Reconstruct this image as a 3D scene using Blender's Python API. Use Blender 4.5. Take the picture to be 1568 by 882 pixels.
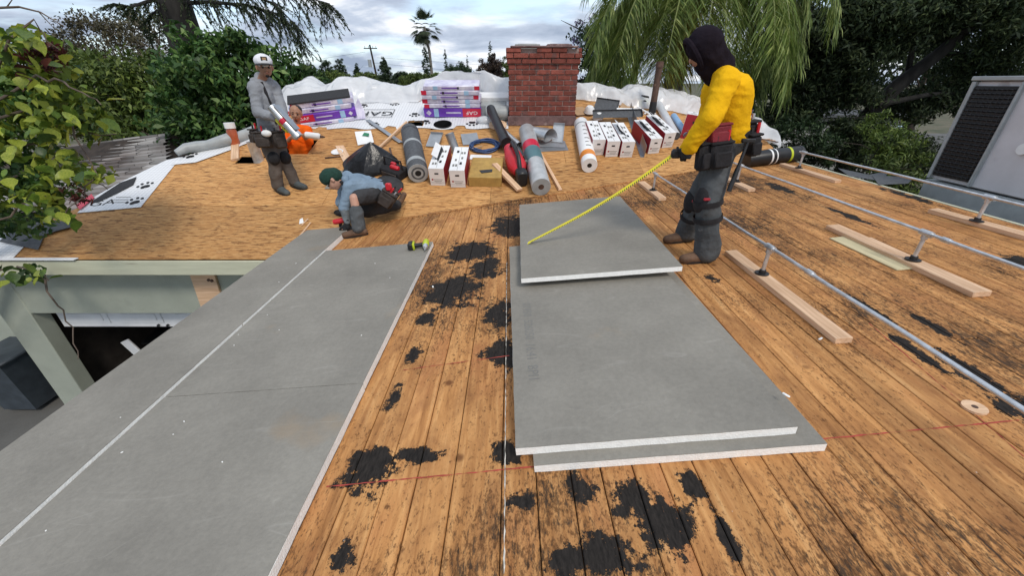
import bpy, bmesh, math, random
import numpy as np
from mathutils import Vector, Matrix, noise
random.seed(7); rng = np.random.default_rng(7)
for o in list(bpy.data.objects): bpy.data.objects.remove(o)
S = bpy.context.scene; COL = S.collection
PI = math.pi; R = math.radians
# ------------------------------------------------------------------ camera
FPX = 600.0; PITCH = math.atan((441-125)/FPX); cP, sP = math.cos(PITCH), math.sin(PITCH)
cam = bpy.data.cameras.new('camera'); co = bpy.data.objects.new('camera', cam); COL.objects.link(co)
cam.sensor_width = 36; cam.lens = 36*FPX/1568; cam.clip_start = .05; cam.clip_end = 2000
co.location = (0, 0, 0); co.rotation_euler = (PI/2-PITCH, 0, 0); S.camera = co
# ------------------------------------------------------------------ light
SUN_EL, SUN_AZ = R(50), R(155)      # azimuth clockwise from +Y
sl = bpy.data.lights.new('sun', 'SUN'); so = bpy.data.objects.new('sun', sl); COL.objects.link(so)
sl.energy = 1.5; sl.angle = R(14); sl.color = (1, .93, .83)
sd = Vector((math.sin(SUN_AZ)*math.cos(SUN_EL), math.cos(SUN_AZ)*math.cos(SUN_EL), math.sin(SUN_EL)))
so.rotation_euler = sd.to_track_quat('Z', 'Y').to_euler()
wd = bpy.data.worlds.new('World'); S.world = wd; wd.use_nodes = True
nt = wd.node_tree; nt.nodes.clear()
def wn(t, **k):
    n = nt.nodes.new(t)
    for a, b in k.items(): setattr(n, a, b)
    return n
sky = wn('ShaderNodeTexSky', sky_type='NISHITA', sun_disc=False, sun_elevation=SUN_EL, sun_rotation=SUN_AZ)
tc = wn('ShaderNodeTexCoord'); sep = wn('ShaderNodeSeparateXYZ'); nt.links.new(tc.outputs['Generated'], sep.inputs[0])
ad = wn('ShaderNodeMath', operation='MAXIMUM'); nt.links.new(sep.outputs[2], ad.inputs[0]); ad.inputs[1].default_value = 0.0
ad2 = wn('ShaderNodeMath', operation='ADD'); nt.links.new(ad.outputs[0], ad2.inputs[0]); ad2.inputs[1].default_value = .16
cmb = wn('ShaderNodeCombineXYZ')
for i in (0, 1):
    dv = wn('ShaderNodeMath', operation='DIVIDE'); nt.links.new(sep.outputs[i], dv.inputs[0]); nt.links.new(ad2.outputs[0], dv.inputs[1]); nt.links.new(dv.outputs[0], cmb.inputs[i])
mp = wn('ShaderNodeMapping'); mp.inputs['Location'].default_value = (3.1, 1.7, 0); nt.links.new(cmb.outputs[0], mp.inputs[0])
def wnoise(sc, det, rough, dist=0):
    n = wn('ShaderNodeTexNoise'); n.inputs['Scale'].default_value = sc; n.inputs['Detail'].default_value = det
    n.inputs['Roughness'].default_value = rough; n.inputs['Distortion'].default_value = dist
    nt.links.new(mp.outputs[0], n.inputs['Vector']); return n
def wramp(src, stops):
    r = wn('ShaderNodeValToRGB'); nt.links.new(src, r.inputs[0]); e = r.color_ramp.elements
    while len(e) < len(stops): e.new(.5)
    for q, (p, c) in zip(e, stops): q.position = p; q.color = (*c, 1)
    return r
n1 = wnoise(.8, 7, .55, .3); n2 = wnoise(1.15, 8, .55, .3)
cov = wramp(n1.outputs['Fac'], [(.38, (0, 0, 0)), (.52, (1, 1, 1))])
ccol = wramp(n2.outputs['Fac'], [(.36, (3.1, 3.75, 4.9)), (.5, (5.0, 5.7, 6.9)), (.62, (9.3, 9.5, 9.8))])
ramp2 = wn('ShaderNodeMix', data_type='RGBA'); nt.links.new(cov.outputs[0], ramp2.inputs[0])
skm = wn('ShaderNodeMix', data_type='RGBA', blend_type='ADD'); skm.inputs[0].default_value = 1
nt.links.new(sky.outputs[0], skm.inputs[6]); skm.inputs[7].default_value = (2.9, 3.7, 4.5, 1)
nt.links.new(skm.outputs[2], ramp2.inputs[6]); nt.links.new(ccol.outputs[0], ramp2.inputs[7])
bg = wn('ShaderNodeBackground'); bg.inputs[1].default_value = .092
nt.links.new(ramp2.outputs[2], bg.inputs[0]); wo = wn('ShaderNodeOutputWorld'); nt.links.new(bg.outputs[0], wo.inputs[0])
S.view_settings.view_transform = 'Standard'; S.view_settings.look = 'None'; S.view_settings.gamma = 1
S.view_settings.exposure = 0.38
S.render.engine = 'CYCLES'
# ------------------------------------------------------------------ where a pixel points
KN, HN, SM = .09, 1.55, 1/3.
def ray(x, y):
    X = (x-784)/FPX; Y = -(y-441)/FPX
    return Vector((X, cP+Y*sP, -sP+Y*cP))
def N(x, y, up=0):           # low deck
    d = ray(x, y); return d*((HN-up)/(-d.z+KN*d.x))
MZ = N(520, 350).z-SM*N(520, 350).y
def M(x, y, up=0):           # sloped main roof
    d = ray(x, y); return d*(-(MZ+up)/(-d.z+SM*d.y))
def J(x, y, Y):              # standing at distance Y
    d = ray(x, y); return d*(Y/d.y)
def nz(x): return -HN+KN*x
def mz(y): return MZ+SM*y
AN, AM = math.atan(KN), math.atan(SM)
def MN(p, rz=0, up=0):       # frame lying on the low deck
    return Matrix.Translation((p[0], p[1], nz(p[0])+up)) @ Matrix.Rotation(-AN, 4, 'Y') @ Matrix.Rotation(rz, 4, 'Z')
def MM(p, rz=0, up=0):       # frame lying on the main roof
    return Matrix.Translation((p[0], p[1], mz(p[1])+up)) @ Matrix.Rotation(AM, 4, 'X') @ Matrix.Rotation(rz, 4, 'Z')
def MMdir(a, b, up=0):       # frame on main roof, X axis from a to b
    v = Vector((b[0]-a[0], (b[1]-a[1])*math.sqrt(1+SM*SM), 0)); return MM(a, math.atan2(v.y, v.x), up), v.length
def MNdir(a, b, up=0):
    v = Vector((b[0]-a[0], b[1]-a[1], 0)); return MN(a, math.atan2(v.y, v.x), up), v.length
# ------------------------------------------------------------------ materials
def mat(name, col, rough=.6, var=.2, scale=6, bump=0, bscale=None, metal=0, spec=.4, stretch=(1, 1, 1), col2=None, spots=None, trans=0, rand=0, alpha=1, scuff=None, coords='Object', lo=.35, hi=.65):
    m = bpy.data.materials.new(name); m.use_nodes = True; t = m.node_tree; b = t.nodes['Principled BSDF']
    L = t.links.new
    b.inputs['Roughness'].default_value = rough; b.inputs['Metallic'].default_value = metal; b.inputs['Specular IOR Level'].default_value = spec
    b.inputs['Alpha'].default_value = alpha
    if coords == 'World':
        tx = t.nodes.new('ShaderNodeNewGeometry'); vec = tx.outputs['Position']
    else:
        tx = t.nodes.new('ShaderNodeTexCoord'); vec = tx.outputs['Object']
    mp = t.nodes.new('ShaderNodeMapping'); mp.inputs['Scale'].default_value = stretch; L(vec, mp.inputs[0])
    nz_ = t.nodes.new('ShaderNodeTexNoise'); nz_.inputs['Scale'].default_value = scale; nz_.inputs['Detail'].default_value = 6; nz_.inputs['Roughness'].default_value = .6
    L(mp.outputs[0], nz_.inputs['Vector'])
    rp = t.nodes.new('ShaderNodeValToRGB'); L(nz_.outputs['Fac'], rp.inputs[0])
    c2 = col2 or tuple(min(1, c*(1+var)) for c in col)
    rp.color_ramp.elements[0].position = lo; rp.color_ramp.elements[1].position = hi
    rp.color_ramp.elements[0].color = (*[c*(1-var) for c in col], 1); rp.color_ramp.elements[1].color = (*c2, 1)
    out = rp.outputs[0]
    if spots:      # (colour, scale, threshold)
        n3 = t.nodes.new('ShaderNodeTexNoise'); n3.inputs['Scale'].default_value = spots[1]; n3.inputs['Detail'].default_value = 5; L(mp.outputs[0], n3.inputs['Vector'])
        r3 = t.nodes.new('ShaderNodeValToRGB'); L(n3.outputs['Fac'], r3.inputs[0]); r3.color_ramp.elements[0].position = spots[2]; r3.color_ramp.elements[1].position = spots[2]+.06
        mx = t.nodes.new('ShaderNodeMix'); mx.data_type = 'RGBA'; L(r3.outputs[0], mx.inputs[0]); L(out, mx.inputs[6]); mx.inputs[7].default_value = (*spots[0], 1); out = mx.outputs[2]
    if scuff:
        for sc_, rot_, w_, st_ in ((1.3, .6, .005, .35), (2.1, -.9, .004, .3), (.9, 1.9, .006, .25)):
            m4 = t.nodes.new('ShaderNodeMapping'); m4.inputs['Rotation'].default_value = (0, 0, rot_); m4.inputs['Scale'].default_value = (.5, 2.4, 1); L(vec, m4.inputs[0])
            n4 = t.nodes.new('ShaderNodeTexNoise'); n4.inputs['Scale'].default_value = sc_; n4.inputs['Detail'].default_value = 2; L(m4.outputs[0], n4.inputs['Vector'])
            r4 = t.nodes.new('ShaderNodeValToRGB'); L(n4.outputs['Fac'], r4.inputs[0]); e4 = r4.color_ramp.elements; e4.new(.5)
            for q4, p4, v4 in zip(e4, (.5-w_, .5, .5+w_), (0, st_, 0)): q4.position = p4; q4.color = (v4, v4, v4, 1)
            n5 = t.nodes.new('ShaderNodeTexNoise'); n5.inputs['Scale'].default_value = 4; L(m4.outputs[0], n5.inputs['Vector'])
            mu = t.nodes.new('ShaderNodeMath'); mu.operation = 'MULTIPLY'; r5 = t.nodes.new('ShaderNodeValToRGB'); L(n5.outputs['Fac'], r5.inputs[0]); r5.color_ramp.elements[0].position = .5; r5.color_ramp.elements[1].position = .62
            L(r4.outputs[0], mu.inputs[0]); L(r5.outputs[0], mu.inputs[1]); mx = t.nodes.new('ShaderNodeMix'); mx.data_type = 'RGBA'; L(mu.outputs[0], mx.inputs[0]); L(out, mx.inputs[6]); mx.inputs[7].default_value = (*scuff, 1); out = mx.outputs[2]
        n6 = t.nodes.new('ShaderNodeTexNoise'); n6.inputs['Scale'].default_value = 1.7; n6.inputs['Detail'].default_value = 7; n6.inputs['Roughness'].default_value = .65; L(vec, n6.inputs['Vector'])
        r6 = t.nodes.new('ShaderNodeMapRange'); r6.inputs[1].default_value = .3; r6.inputs[2].default_value = .7; r6.inputs[3].default_value = .84; r6.inputs[4].default_value = 1.14; L(n6.outputs['Fac'], r6.inputs[0]); h6 = t.nodes.new('ShaderNodeHueSaturation'); L(r6.outputs[0], h6.inputs['Value']); L(out, h6.inputs['Color']); out = h6.outputs[0]
    if rand:
        oi = t.nodes.new('ShaderNodeObjectInfo'); hs = t.nodes.new('ShaderNodeHueSaturation')
        mr = t.nodes.new('ShaderNodeMapRange'); mr.inputs[3].default_value = 1-rand; mr.inputs[4].default_value = 1+rand; L(oi.outputs['Random'], mr.inputs[0])
        L(mr.outputs[0], hs.inputs['Value']); L(out, hs.inputs['Color']); out = hs.outputs[0]
    L(out, b.inputs['Base Color'])
    if bump:
        nb = t.nodes.new('ShaderNodeTexNoise'); nb.inputs['Scale'].default_value = bscale or scale*4; nb.inputs['Detail'].default_value = 5; L(mp.outputs[0], nb.inputs['Vector'])
        bp = t.nodes.new('ShaderNodeBump'); bp.inputs['Strength'].default_value = bump; bp.inputs['Distance'].default_value = .02; L(nb.outputs['Fac'], bp.inputs['Height']); L(bp.outputs[0], b.inputs['Normal'])
    if trans:
        tr = t.nodes.new('ShaderNodeBsdfTranslucent'); L(out, tr.inputs[0]); ms = t.nodes.new('ShaderNodeMixShader'); ms.inputs[0].default_value = trans
        L(b.outputs[0], ms.inputs[1]); L(tr.outputs[0], ms.inputs[2]); L(ms.outputs[0], t.nodes['Material Output'].inputs[0])
    return m
def leafmat(name, c1, c2, c3, trans=.3, rough=.5):
    m = bpy.data.materials.new(name); m.use_nodes = True; t = m.node_tree; b = t.nodes['Principled BSDF']; L = t.links.new
    g = t.nodes.new('ShaderNodeNewGeometry'); rp = t.nodes.new('ShaderNodeValToRGB'); L(g.outputs['Random Per Island'], rp.inputs[0])
    e = rp.color_ramp.elements; e.new(.5)
    for q, p, c in zip(e, (0, .6, 1), (c1, c2, c3)): q.position = p; q.color = (*c, 1)
    tx = t.nodes.new('ShaderNodeTexCoord'); n = t.nodes.new('ShaderNodeTexNoise'); n.inputs['Scale'].default_value = .9; L(tx.outputs['Object'], n.inputs['Vector'])
    mr = t.nodes.new('ShaderNodeMapRange'); mr.inputs[1].default_value = .3; mr.inputs[2].default_value = .7; mr.inputs[3].default_value = .6; mr.inputs[4].default_value = 1.35; L(n.outputs['Fac'], mr.inputs[0])
    hs = t.nodes.new('ShaderNodeHueSaturation'); L(mr.outputs[0], hs.inputs['Value']); L(rp.outputs[0], hs.inputs['Color'])
    L(hs.outputs[0], b.inputs['Base Color']); b.inputs['Roughness'].default_value = rough; b.inputs['Specular IOR Level'].default_value = .35
    tr = t.nodes.new('ShaderNodeBsdfTranslucent'); L(hs.outputs[0], tr.inputs[0]); ms = t.nodes.new('ShaderNodeMixShader'); ms.inputs[0].default_value = trans
    L(b.outputs[0], ms.inputs[1]); L(tr.outputs[0], ms.inputs[2]); L(ms.outputs[0], t.nodes['Material Output'].inputs[0])
    return m
# --- weathered deck plank: grain, knots, flaked tar residue in patches of their own shape
TAR = [((570, 718), .14, .12), ((632, 698), .11, .05), ((606, 606), .05, .10), ((632, 545), .05, .09), ((650, 490), .07, .10), ((525, 862), .06, .06), ((762, 480), .10, .2), ((768, 540), .1, .16),
       ((772, 690), .08, .07), ((806, 768), .08, .05), ((890, 750), .07, .06), ((1012, 800), .12, .10), ((930, 850), .10, .07), ((868, 860), .06, .05), ((690, 445), .24, .3), ((720, 385), .26, .3),
       ((785, 345), .28, .4), ((745, 410), .15, .25), ((975, 775), .08, .1), ((1490, 575), .06, .22), ((1405, 540), .035, .18), ((1556, 625), .08, .14), ((1430, 500), .03, .2), ((1330, 470), .02, .25), ((1090, 425), .06, .08), ((1560, 400), .12, .1), ((1390, 300), .06, .4), ((1200, 290), .07, .3), ((1300, 330), .04, .35), ((1060, 740), .04, .07), ((1110, 815), .03, .1)]
def plank_mat():
    m = bpy.data.materials.new('deck plank'); m.use_nodes = True; t = m.node_tree; b = t.nodes['Principled BSDF']; L = t.links.new
    g = t.nodes.new('ShaderNodeNewGeometry'); oi = t.nodes.new('ShaderNodeObjectInfo')
    def math_(op, a, b_=None):
        n = t.nodes.new('ShaderNodeMath'); n.operation = op
        for i, v in enumerate((a, b_)):
            if v is None: continue
            if isinstance(v, (int, float)): n.inputs[i].default_value = v
            else: L(v, n.inputs[i])
        return n.outputs[0]
    def nse(sc, stretch, det=6, rough=.6, dist=0, off=True):
        mp = t.nodes.new('ShaderNodeMapping'); mp.inputs['Scale'].default_value = stretch; L(g.outputs['Position'], mp.inputs[0])
        n = t.nodes.new('ShaderNodeTexNoise'); n.noise_dimensions = '4D'; n.inputs['Scale'].default_value = sc; n.inputs['Detail'].default_value = det; n.inputs['Roughness'].default_value = rough; n.inputs['Distortion'].default_value = dist
        L(mp.outputs[0], n.inputs['Vector'])
        if off: L(math_('MULTIPLY', oi.outputs['Random'], 40.0), n.inputs['W'])
        return n.outputs['Fac']
    def ramp(src, stops):
        r = t.nodes.new('ShaderNodeValToRGB'); L(src, r.inputs[0]); e = r.color_ramp.elements
        while len(e) < len(stops): e.new(.5)
        for q, (p, c) in zip(e, stops): q.position = p; q.color = (*c, 1)
        return r.outputs[0]
    def mix(f, a, c, bt='MIX'):
        n = t.nodes.new('ShaderNodeMix'); n.data_type = 'RGBA'; n.blend_type = bt
        for i, v in ((0, f), (6, a), (7, c)):
            if isinstance(v, (int, float)): n.inputs[i].default_value = v
            elif isinstance(v, tuple): n.inputs[i].default_value = (*v, 1)
            else: L(v, n.inputs[i])
        return n.outputs[2]
    grain = nse(7, (4, .3, 4), 8, .58, .8)
    wood = ramp(grain, [(.28, (.24, .098, .028)), (.45, (.45, .208, .066)), (.60, (.55, .275, .095)), (.76, (.65, .37, .15))])
    blot = nse(4.5, (1.3, .6, 1), 9, .72, .4, False)
    wood = mix(ramp(blot, [(.45, (0, 0, 0)), (.66, (.8, .8, .8))]), wood, (.235, .098, .034))
    red = nse(3.1, (1, .4, 1), 3, .5)
    wood = mix(ramp(red, [(.56, (0, 0, 0)), (.74, (.55, .55, .55))]), wood, (.44, .165, .06))
    pv = t.nodes.new('ShaderNodeHueSaturation'); mr = t.nodes.new('ShaderNodeMapRange'); mr.inputs[3].default_value = .96; mr.inputs[4].default_value = 1.18; L(oi.outputs['Random'], mr.inputs[0]); L(mr.outputs[0], pv.inputs['Value']); pv.inputs['Saturation'].default_value = .98; L(wood, pv.inputs['Color']); wood = pv.outputs[0]
    # knots
    vo = t.nodes.new('ShaderNodeTexVoronoi'); vo.inputs['Scale'].default_value = 2.6; L(g.outputs['Position'], vo.inputs['Vector'])
    wood = mix(ramp(vo.outputs['Distance'], [(.045, (.75, .75, .75)), (.085, (0, 0, 0))]), wood, (.10, .032, .012))
    # flakes of old tar everywhere, more where a slow noise says so
    fl = nse(22, (1.8, .5, 1), 9, .75, .5, False); slow = nse(1.1, (1, .7, 1), 4, .6, 0, False)
    flk = math_('ADD', fl, math_('MULTIPLY', math_('SUBTRACT', slow, .5), .9))
    tar1 = ramp(flk, [(.60, (0, 0, 0)), (.66, (.9, .9, .9))])
    fine = nse(60, (1.3, .35, 1), 5, .75, 0, False)
    tar2 = ramp(math_('ADD', fine, math_('MULTIPLY', math_('SUBTRACT', slow, .5), .7)), [(.56, (0, 0, 0)), (.66, (.85, .85, .85))])
    # big patches
    wob = t.nodes.new('ShaderNodeTexNoise'); wob.inputs['Scale'].default_value = 6; wob.inputs['Detail'].default_value = 10; wob.inputs['Roughness'].default_value = .78; L(g.outputs['Position'], wob.inputs['Vector'])
    dmin = None
    for (px, py), rx, ry in TAR:
        c = N(px, py)
        mp = t.nodes.new('ShaderNodeMapping'); mp.vector_type = 'TEXTURE'; mp.inputs['Location'].default_value = (c.x, c.y, c.z); mp.inputs['Scale'].default_value = (rx, ry, 1); L(g.outputs['Position'], mp.inputs[0])
        ln = t.nodes.new('ShaderNodeVectorMath'); ln.operation = 'LENGTH'; L(mp.outputs[0], ln.inputs[0])
        dmin = ln.outputs['Value'] if dmin is None else math_('MINIMUM', dmin, ln.outputs['Value'])
    pd = math_('ADD', dmin, math_('ADD', math_('MULTIPLY', math_('SUBTRACT', wob.outputs['Fac'], .5), 5.0), math_('MULTIPLY', math_('SUBTRACT', fl, .5), 1.7)))
    tar3 = math_('MULTIPLY', ramp(pd, [(.95, (1, 1, 1)), (1.1, (0, 0, 0))]), ramp(math_('ADD', fl, math_('MULTIPLY', math_('SUBTRACT', 1.0, pd), .16)), [(.40, (.1, .1, .1)), (.46, (1, 1, 1))]))
    tarc = mix(ramp(fine, [(.35, (0, 0, 0)), (.7, (1, 1, 1))]), (.010, .0085, .0075), (.040, .033, .028))
    tar = math_('MAXIMUM', math_('MAXIMUM', tar1, tar2), tar3)
    colr = mix(tar, wood, tarc)
    # brown specks and grime ground into the grain
    sp1 = nse(85, (1, .55, 1), 4, .7, 0, False); sp2 = nse(34, (1.2, .6, 1), 7, .75, .3, False)
    gr = math_('ADD', math_('MULTIPLY', sp1, .5), math_('ADD', math_('MULTIPLY', sp2, .5), math_('MULTIPLY', math_('SUBTRACT', slow, .5), .28)))
    colr = mix(math_('MULTIPLY', ramp(gr, [(.505, (0, 0, 0)), (.585, (.85, .85, .85))]), math_('SUBTRACT', 1.0, tar)), colr, (.11, .047, .018))
    # white chalky fastener dust
    ws = nse(46, (1, .8, 1), 3, .5, 0, False)
    colr = mix(ramp(ws, [(.75, (0, 0, 0)), (.78, (.6, .6, .6))]), colr, (.6, .58, .54))
    L(colr, b.inputs['Base Color']); b.inputs['Specular IOR Level'].default_value = .14
    L(ramp(tar, [(0, (.62, .62, .62)), (1, (.72, .72, .72))]), b.inputs['Roughness'])
    bp = t.nodes.new('ShaderNodeBump'); bp.inputs['Strength'].default_value = .55; bp.inputs['Distance'].default_value = .006
    L(math_('ADD', grain, math_('MULTIPLY', tar, .7)), bp.inputs['Height']); L(bp.outputs[0], b.inputs['Normal'])
    return m
def osb_mat():
    m = bpy.data.materials.new('strand board'); m.use_nodes = True; t = m.node_tree; b = t.nodes['Principled BSDF']; L = t.links.new
    g = t.nodes.new('ShaderNodeNewGeometry'); oi = t.nodes.new('ShaderNodeObjectInfo')
    def tex(kind, sc, stretch, **k):
        mp = t.nodes.new('ShaderNodeMapping'); mp.inputs['Scale'].default_value = stretch; L(g.outputs['Position'], mp.inputs[0])
        n = t.nodes.new(kind); n.inputs['Scale'].default_value = sc
        for a, v in k.items(): n.inputs[a].default_value = v
        L(mp.outputs[0], n.inputs['Vector']); return n
    def ramp(src, stops):
        r = t.nodes.new('ShaderNodeValToRGB'); L(src, r.inputs[0]); e = r.color_ramp.elements
        while len(e) < len(stops): e.new(.5)
        for q, (p, c) in zip(e, stops): q.position = p; q.color = (*c, 1)
        return r.outputs[0]
    def mix(f, a, c):
        n = t.nodes.new('ShaderNodeMix'); n.data_type = 'RGBA'
        for i, v in ((0, f), (6, a), (7, c)):
            if isinstance(v, tuple): n.inputs[i].default_value = (*v, 1)
            else: L(v, n.inputs[i])
        return n.outputs[2]
    v = tex('ShaderNodeTexVoronoi', 30, (.45, 1.7, 1.7)); sp = t.nodes.new('ShaderNodeSeparateColor'); L(v.outputs['Color'], sp.inputs[0])
    base = ramp(sp.outputs[0], [(0, (.45, .22, .074)), (.5, (.53, .275, .098)), (1, (.60, .335, .13))])
    st = tex('ShaderNodeTexNoise', 12, (.5, 3.4, 3.4), Detail=7, Roughness=.7, Distortion=.6)
    base = mix(ramp(st.outputs['Fac'], [(.52, (0, 0, 0)), (.62, (1, 1, 1))]), base, (.15, .06, .019))
    bl = tex('ShaderNodeTexNoise', 1.3, (1, 1.5, 1.5), Detail=5, Roughness=.6)
    base = mix(ramp(bl.outputs['Fac'], [(.5, (0, 0, 0)), (.75, (.4, .4, .4))]), base, (.34, .155, .055))
    dk = tex('ShaderNodeTexNoise', 7, (.55, 2.6, 2.6), Detail=8, Roughness=.75)
    base = mix(ramp(dk.outputs['Fac'], [(.60, (0, 0, 0)), (.66, (.8, .8, .8))]), base, (.055, .03, .016))
    hs = t.nodes.new('ShaderNodeHueSaturation'); mr = t.nodes.new('ShaderNodeMapRange'); mr.inputs[3].default_value = .88; mr.inputs[4].default_value = 1.1; L(oi.outputs['Random'], mr.inputs[0]); L(mr.outputs[0], hs.inputs['Value']); L(base, hs.inputs['Color'])
    L(hs.outputs[0], b.inputs['Base Color']); b.inputs['Roughness'].default_value = .72; b.inputs['Specular IOR Level'].default_value = .25
    bp = t.nodes.new('ShaderNodeBump'); bp.inputs['Strength'].default_value = .5; bp.inputs['Distance'].default_value = .004; L(st.outputs['Fac'], bp.inputs['Height']); L(bp.outputs[0], b.inputs['Normal'])
    return m
K = {}
K['plank'] = plank_mat(); K['osb'] = osb_mat()
K['dark'] = mat('dark void', (.012, .011, .010), .9)
K['facer'] = mat('grey board facer', (.245, .228, .195), .8, .06, 40, .18, 70, scuff=(.36, .34, .30), spots=((.275, .23, .175), 1.3, .61), coords='World', spec=.25)
K['foam'] = mat('white foam core', (.88, .87, .83), .8, .05, 30, .3, 120)
K['lumber'] = mat('new pine lumber', (.72, .45, .265), .6, .22, 7, .25, 30, stretch=(.3, 5, 5), col2=(.78, .53, .34))
K['lumber2'] = mat('pale green lumber', (.58, .50, .30), .6, .15, 7, .2, 30, stretch=(.3, 5, 5))
K['galv'] = mat('galvanised steel', (.62, .63, .64), .42, .18, 14, .08, 40, metal=.85, spots=((.40, .36, .32), 5, .64))
K['galv_sheet'] = mat('galvanised flashing', (.40, .42, .44), .42, .15, 4, .05, 20, metal=.8)
K['bright_metal'] = mat('bright sheet metal', (.50, .52, .54), .38, .15, 5, metal=.7)
K['iron'] = mat('dark iron fitting', (.06, .06, .062), .45, .2, 20, metal=.8)
K['stucco'] = mat('sage stucco', (.36, .385, .32), .9, .07, 2.5, .5, 120, spots=((.31, .33, .28), 1.3, .66))
K['trim'] = mat('painted fascia', (.55, .55, .41), .6, .08, 3, .1, 40, stretch=(.4, 4, 4), spots=((.42, .40, .30), 4, .68))
K['white_paint'] = mat('white paint', (.72, .73, .74), .45, .06, 3)
K['brick'] = mat('red brick', (.205, .062, .046), .85, .25, 9, .6, 60, rand=.28, coords='World', spots=((.13, .06, .052), 5, .62), spec=.2)
K['mortar'] = mat('mortar', (.33, .25, .22), .95, .2, 14, .5, 60)
K['mortar_dark'] = mat('stained mortar band', (.16, .10, .095), .95, .3, 8, .5, 60, spots=((.30, .22, .2), 6, .6))
K['concrete'] = mat('concrete', (.30, .30, .285), .9, .15, 2, .3, 30)
K['drive'] = mat('concrete driveway', (.10, .097, .09), .9, .2, .7, .3, 12, spots=((.12, .115, .11), .9, .6))
K['grass'] = mat('yard soil and lawn', (.07, .085, .035), .95, .35, .5, .4, 8, col2=(.13, .11, .07))
K['rust'] = mat('rusty iron pipe', (.09, .052, .038), .75, .3, 9, .3, 40, spots=((.2, .12, .08), 7, .62))
K['print_black'] = mat('black print', (.018, .018, .02), .6, .1)
K['print_grey'] = mat('faded grey print', (.185, .18, .165), .8, .1)
K['white_carton'] = mat('white cardboard', (.76, .755, .75), .6, .06, 5)
K['red_carton'] = mat('dark red cardboard', (.33, .022, .035), .5, .12, 5)
K['cardboard'] = mat('brown cardboard', (.42, .27, .15), .8, .12, 5)
K['purple'] = mat('purple wrapper', (.16, .052, .42), .3, .15, 5, .1, 30)
K['lilac'] = mat('lilac wrapper', (.52, .47, .66), .3, .14, 7, .1, 30, col2=(.72, .70, .78))
K['redwrap'] = mat('red wrapper', (.58, .025, .06), .3, .1, 5, .1, 30)
K['bluewrap'] = mat('light blue wrapper', (.33, .52, .70), .3, .1, 5)
K['shingle_black'] = mat('dark asphalt', (.03, .03, .032), .9, .3, 40, .3, 90)
K['roll_dark'] = mat('dark granular roll', (.085, .09, .097), .8, .2, 20, .3, 80)
K['roll_grey'] = mat('grey membrane roll', (.34, .36, .36), .45, .1, 8, .1, 20)
K['roll_silver'] = mat('silver foil roll', (.48, .49, .49), .4, .12, 8, .1, 20, metal=.3)
K['teal'] = mat('teal label', (.09, .18, .20), .4, .1)
K['orange_label'] = mat('orange label', (.74, .25, .04), .4, .1)
K['black_plastic'] = mat('black plastic', (.018, .018, .019), .4, .2, 10)
K['black_fabric'] = mat('black fabric', (.016, .015, .017), .85, .3, 14, .3, 60)
K['red_plastic'] = mat('red plastic', (.55, .02, .03), .35, .1)
K['lime_plastic'] = mat('lime plastic', (.50, .58, .03), .4, .1)
K['yellow_tape'] = mat('yellow tape', (.72, .62, .03), .4, .06)
K['yellow_foam'] = mat('yellow foam board', (.40, .25, .07), .75, .16, 8, .2, 40)
K['blue_hose'] = mat('blue hose', (.035, .07, .17), .5, .2)
K['wrap_clear'] = mat('clear wrap', (.80, .82, .84), .2, .05, 5, .3, 12, trans=.35)
K['blue_film'] = mat('blue film roll', (.28, .45, .66), .25, .1, 4, .1, 12)
K['green_print'] = mat('green print', (.02, .17, .08), .5, .1)
K['card_white'] = mat('white plastic', (.78, .78, .77), .45, .05)
K['chalk'] = mat('red chalk dust', (.38, .06, .045), .95, .3, 30)
K['chalk_white'] = mat('white chalk dust', (.58, .54, .47), .95, .3, 30)
K['skin'] = mat('tan skin', (.36, .185, .115), .5, .1, 8, spec=.4)
K['skin2'] = mat('light skin', (.50, .28, .20), .5, .1, 8, spec=.4)
K['hair'] = mat('black hair', (.012, .010, .009), .6, .3, 40)
K['fleece_grey'] = mat('grey fleece', (.27, .28, .30), .95, .08, 5, .9, 16, spec=.04)
K['shirt_blue'] = mat('faded blue shirt', (.20, .27, .345), .9, .12, 5, .9, 16, spec=.04)
K['sleeve_grey'] = mat('grey undershirt', (.15, .165, .175), .9, .12, 5, .9, 16, spec=.04)
K['yellow_shirt'] = mat('yellow fleece', (.80, .44, .012), .9, .07, 5, .9, 16, spec=.04)
K['orange_shirt'] = mat('safety orange shirt', (.90, .135, .012), .85, .07, 5, .9, 16, spec=.04)
K['hood'] = mat('black purple fleece', (.017, .013, .018), .95, .2, 8, .9, 16, spec=.04)
K['pants_grey'] = mat('slate work trousers', (.082, .088, .092), .9, .22, 5, .9, 16, spec=.04, spots=((.15, .15, .145), 7, .66))
K['pants_brown'] = mat('taupe work trousers', (.125, .105, .092), .9, .15, 5, .9, 16, spec=.04)
K['pants_black'] = mat('charcoal work trousers', (.05, .05, .052), .9, .2, 5, .9, 16, spec=.04)
K['boot'] = mat('brown leather boot', (.115, .064, .037), .7, .3, 10, .2, 50)
K['boot_grey'] = mat('grey work shoe', (.075, .085, .085), .7, .2, 10, .2, 50)
K['leather'] = mat('worn leather pouch', (.045, .035, .03), .7, .35, 10, .3, 50)
K['maroon'] = mat('maroon pouch', (.20, .02, .03), .7, .2, 8, .2, 60)
K['glove_black'] = mat('black glove', (.018, .018, .02), .8, .25, 12, .2, 60)
K['glove_yellow'] = mat('yellow glove', (.62, .60, .06), .8, .12, 12, .2, 60)
K['cap_green'] = mat('green beanie', (.014, .045, .032), .95, .2, 30, .3, 120)
K['cap_white'] = mat('white cap', (.74, .74, .77), .85, .06, 12, .2, 90)
K['bark'] = mat('bark', (.035, .026, .02), .95, .4, 6, .9, 14, stretch=(1, 1, .3))
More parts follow.
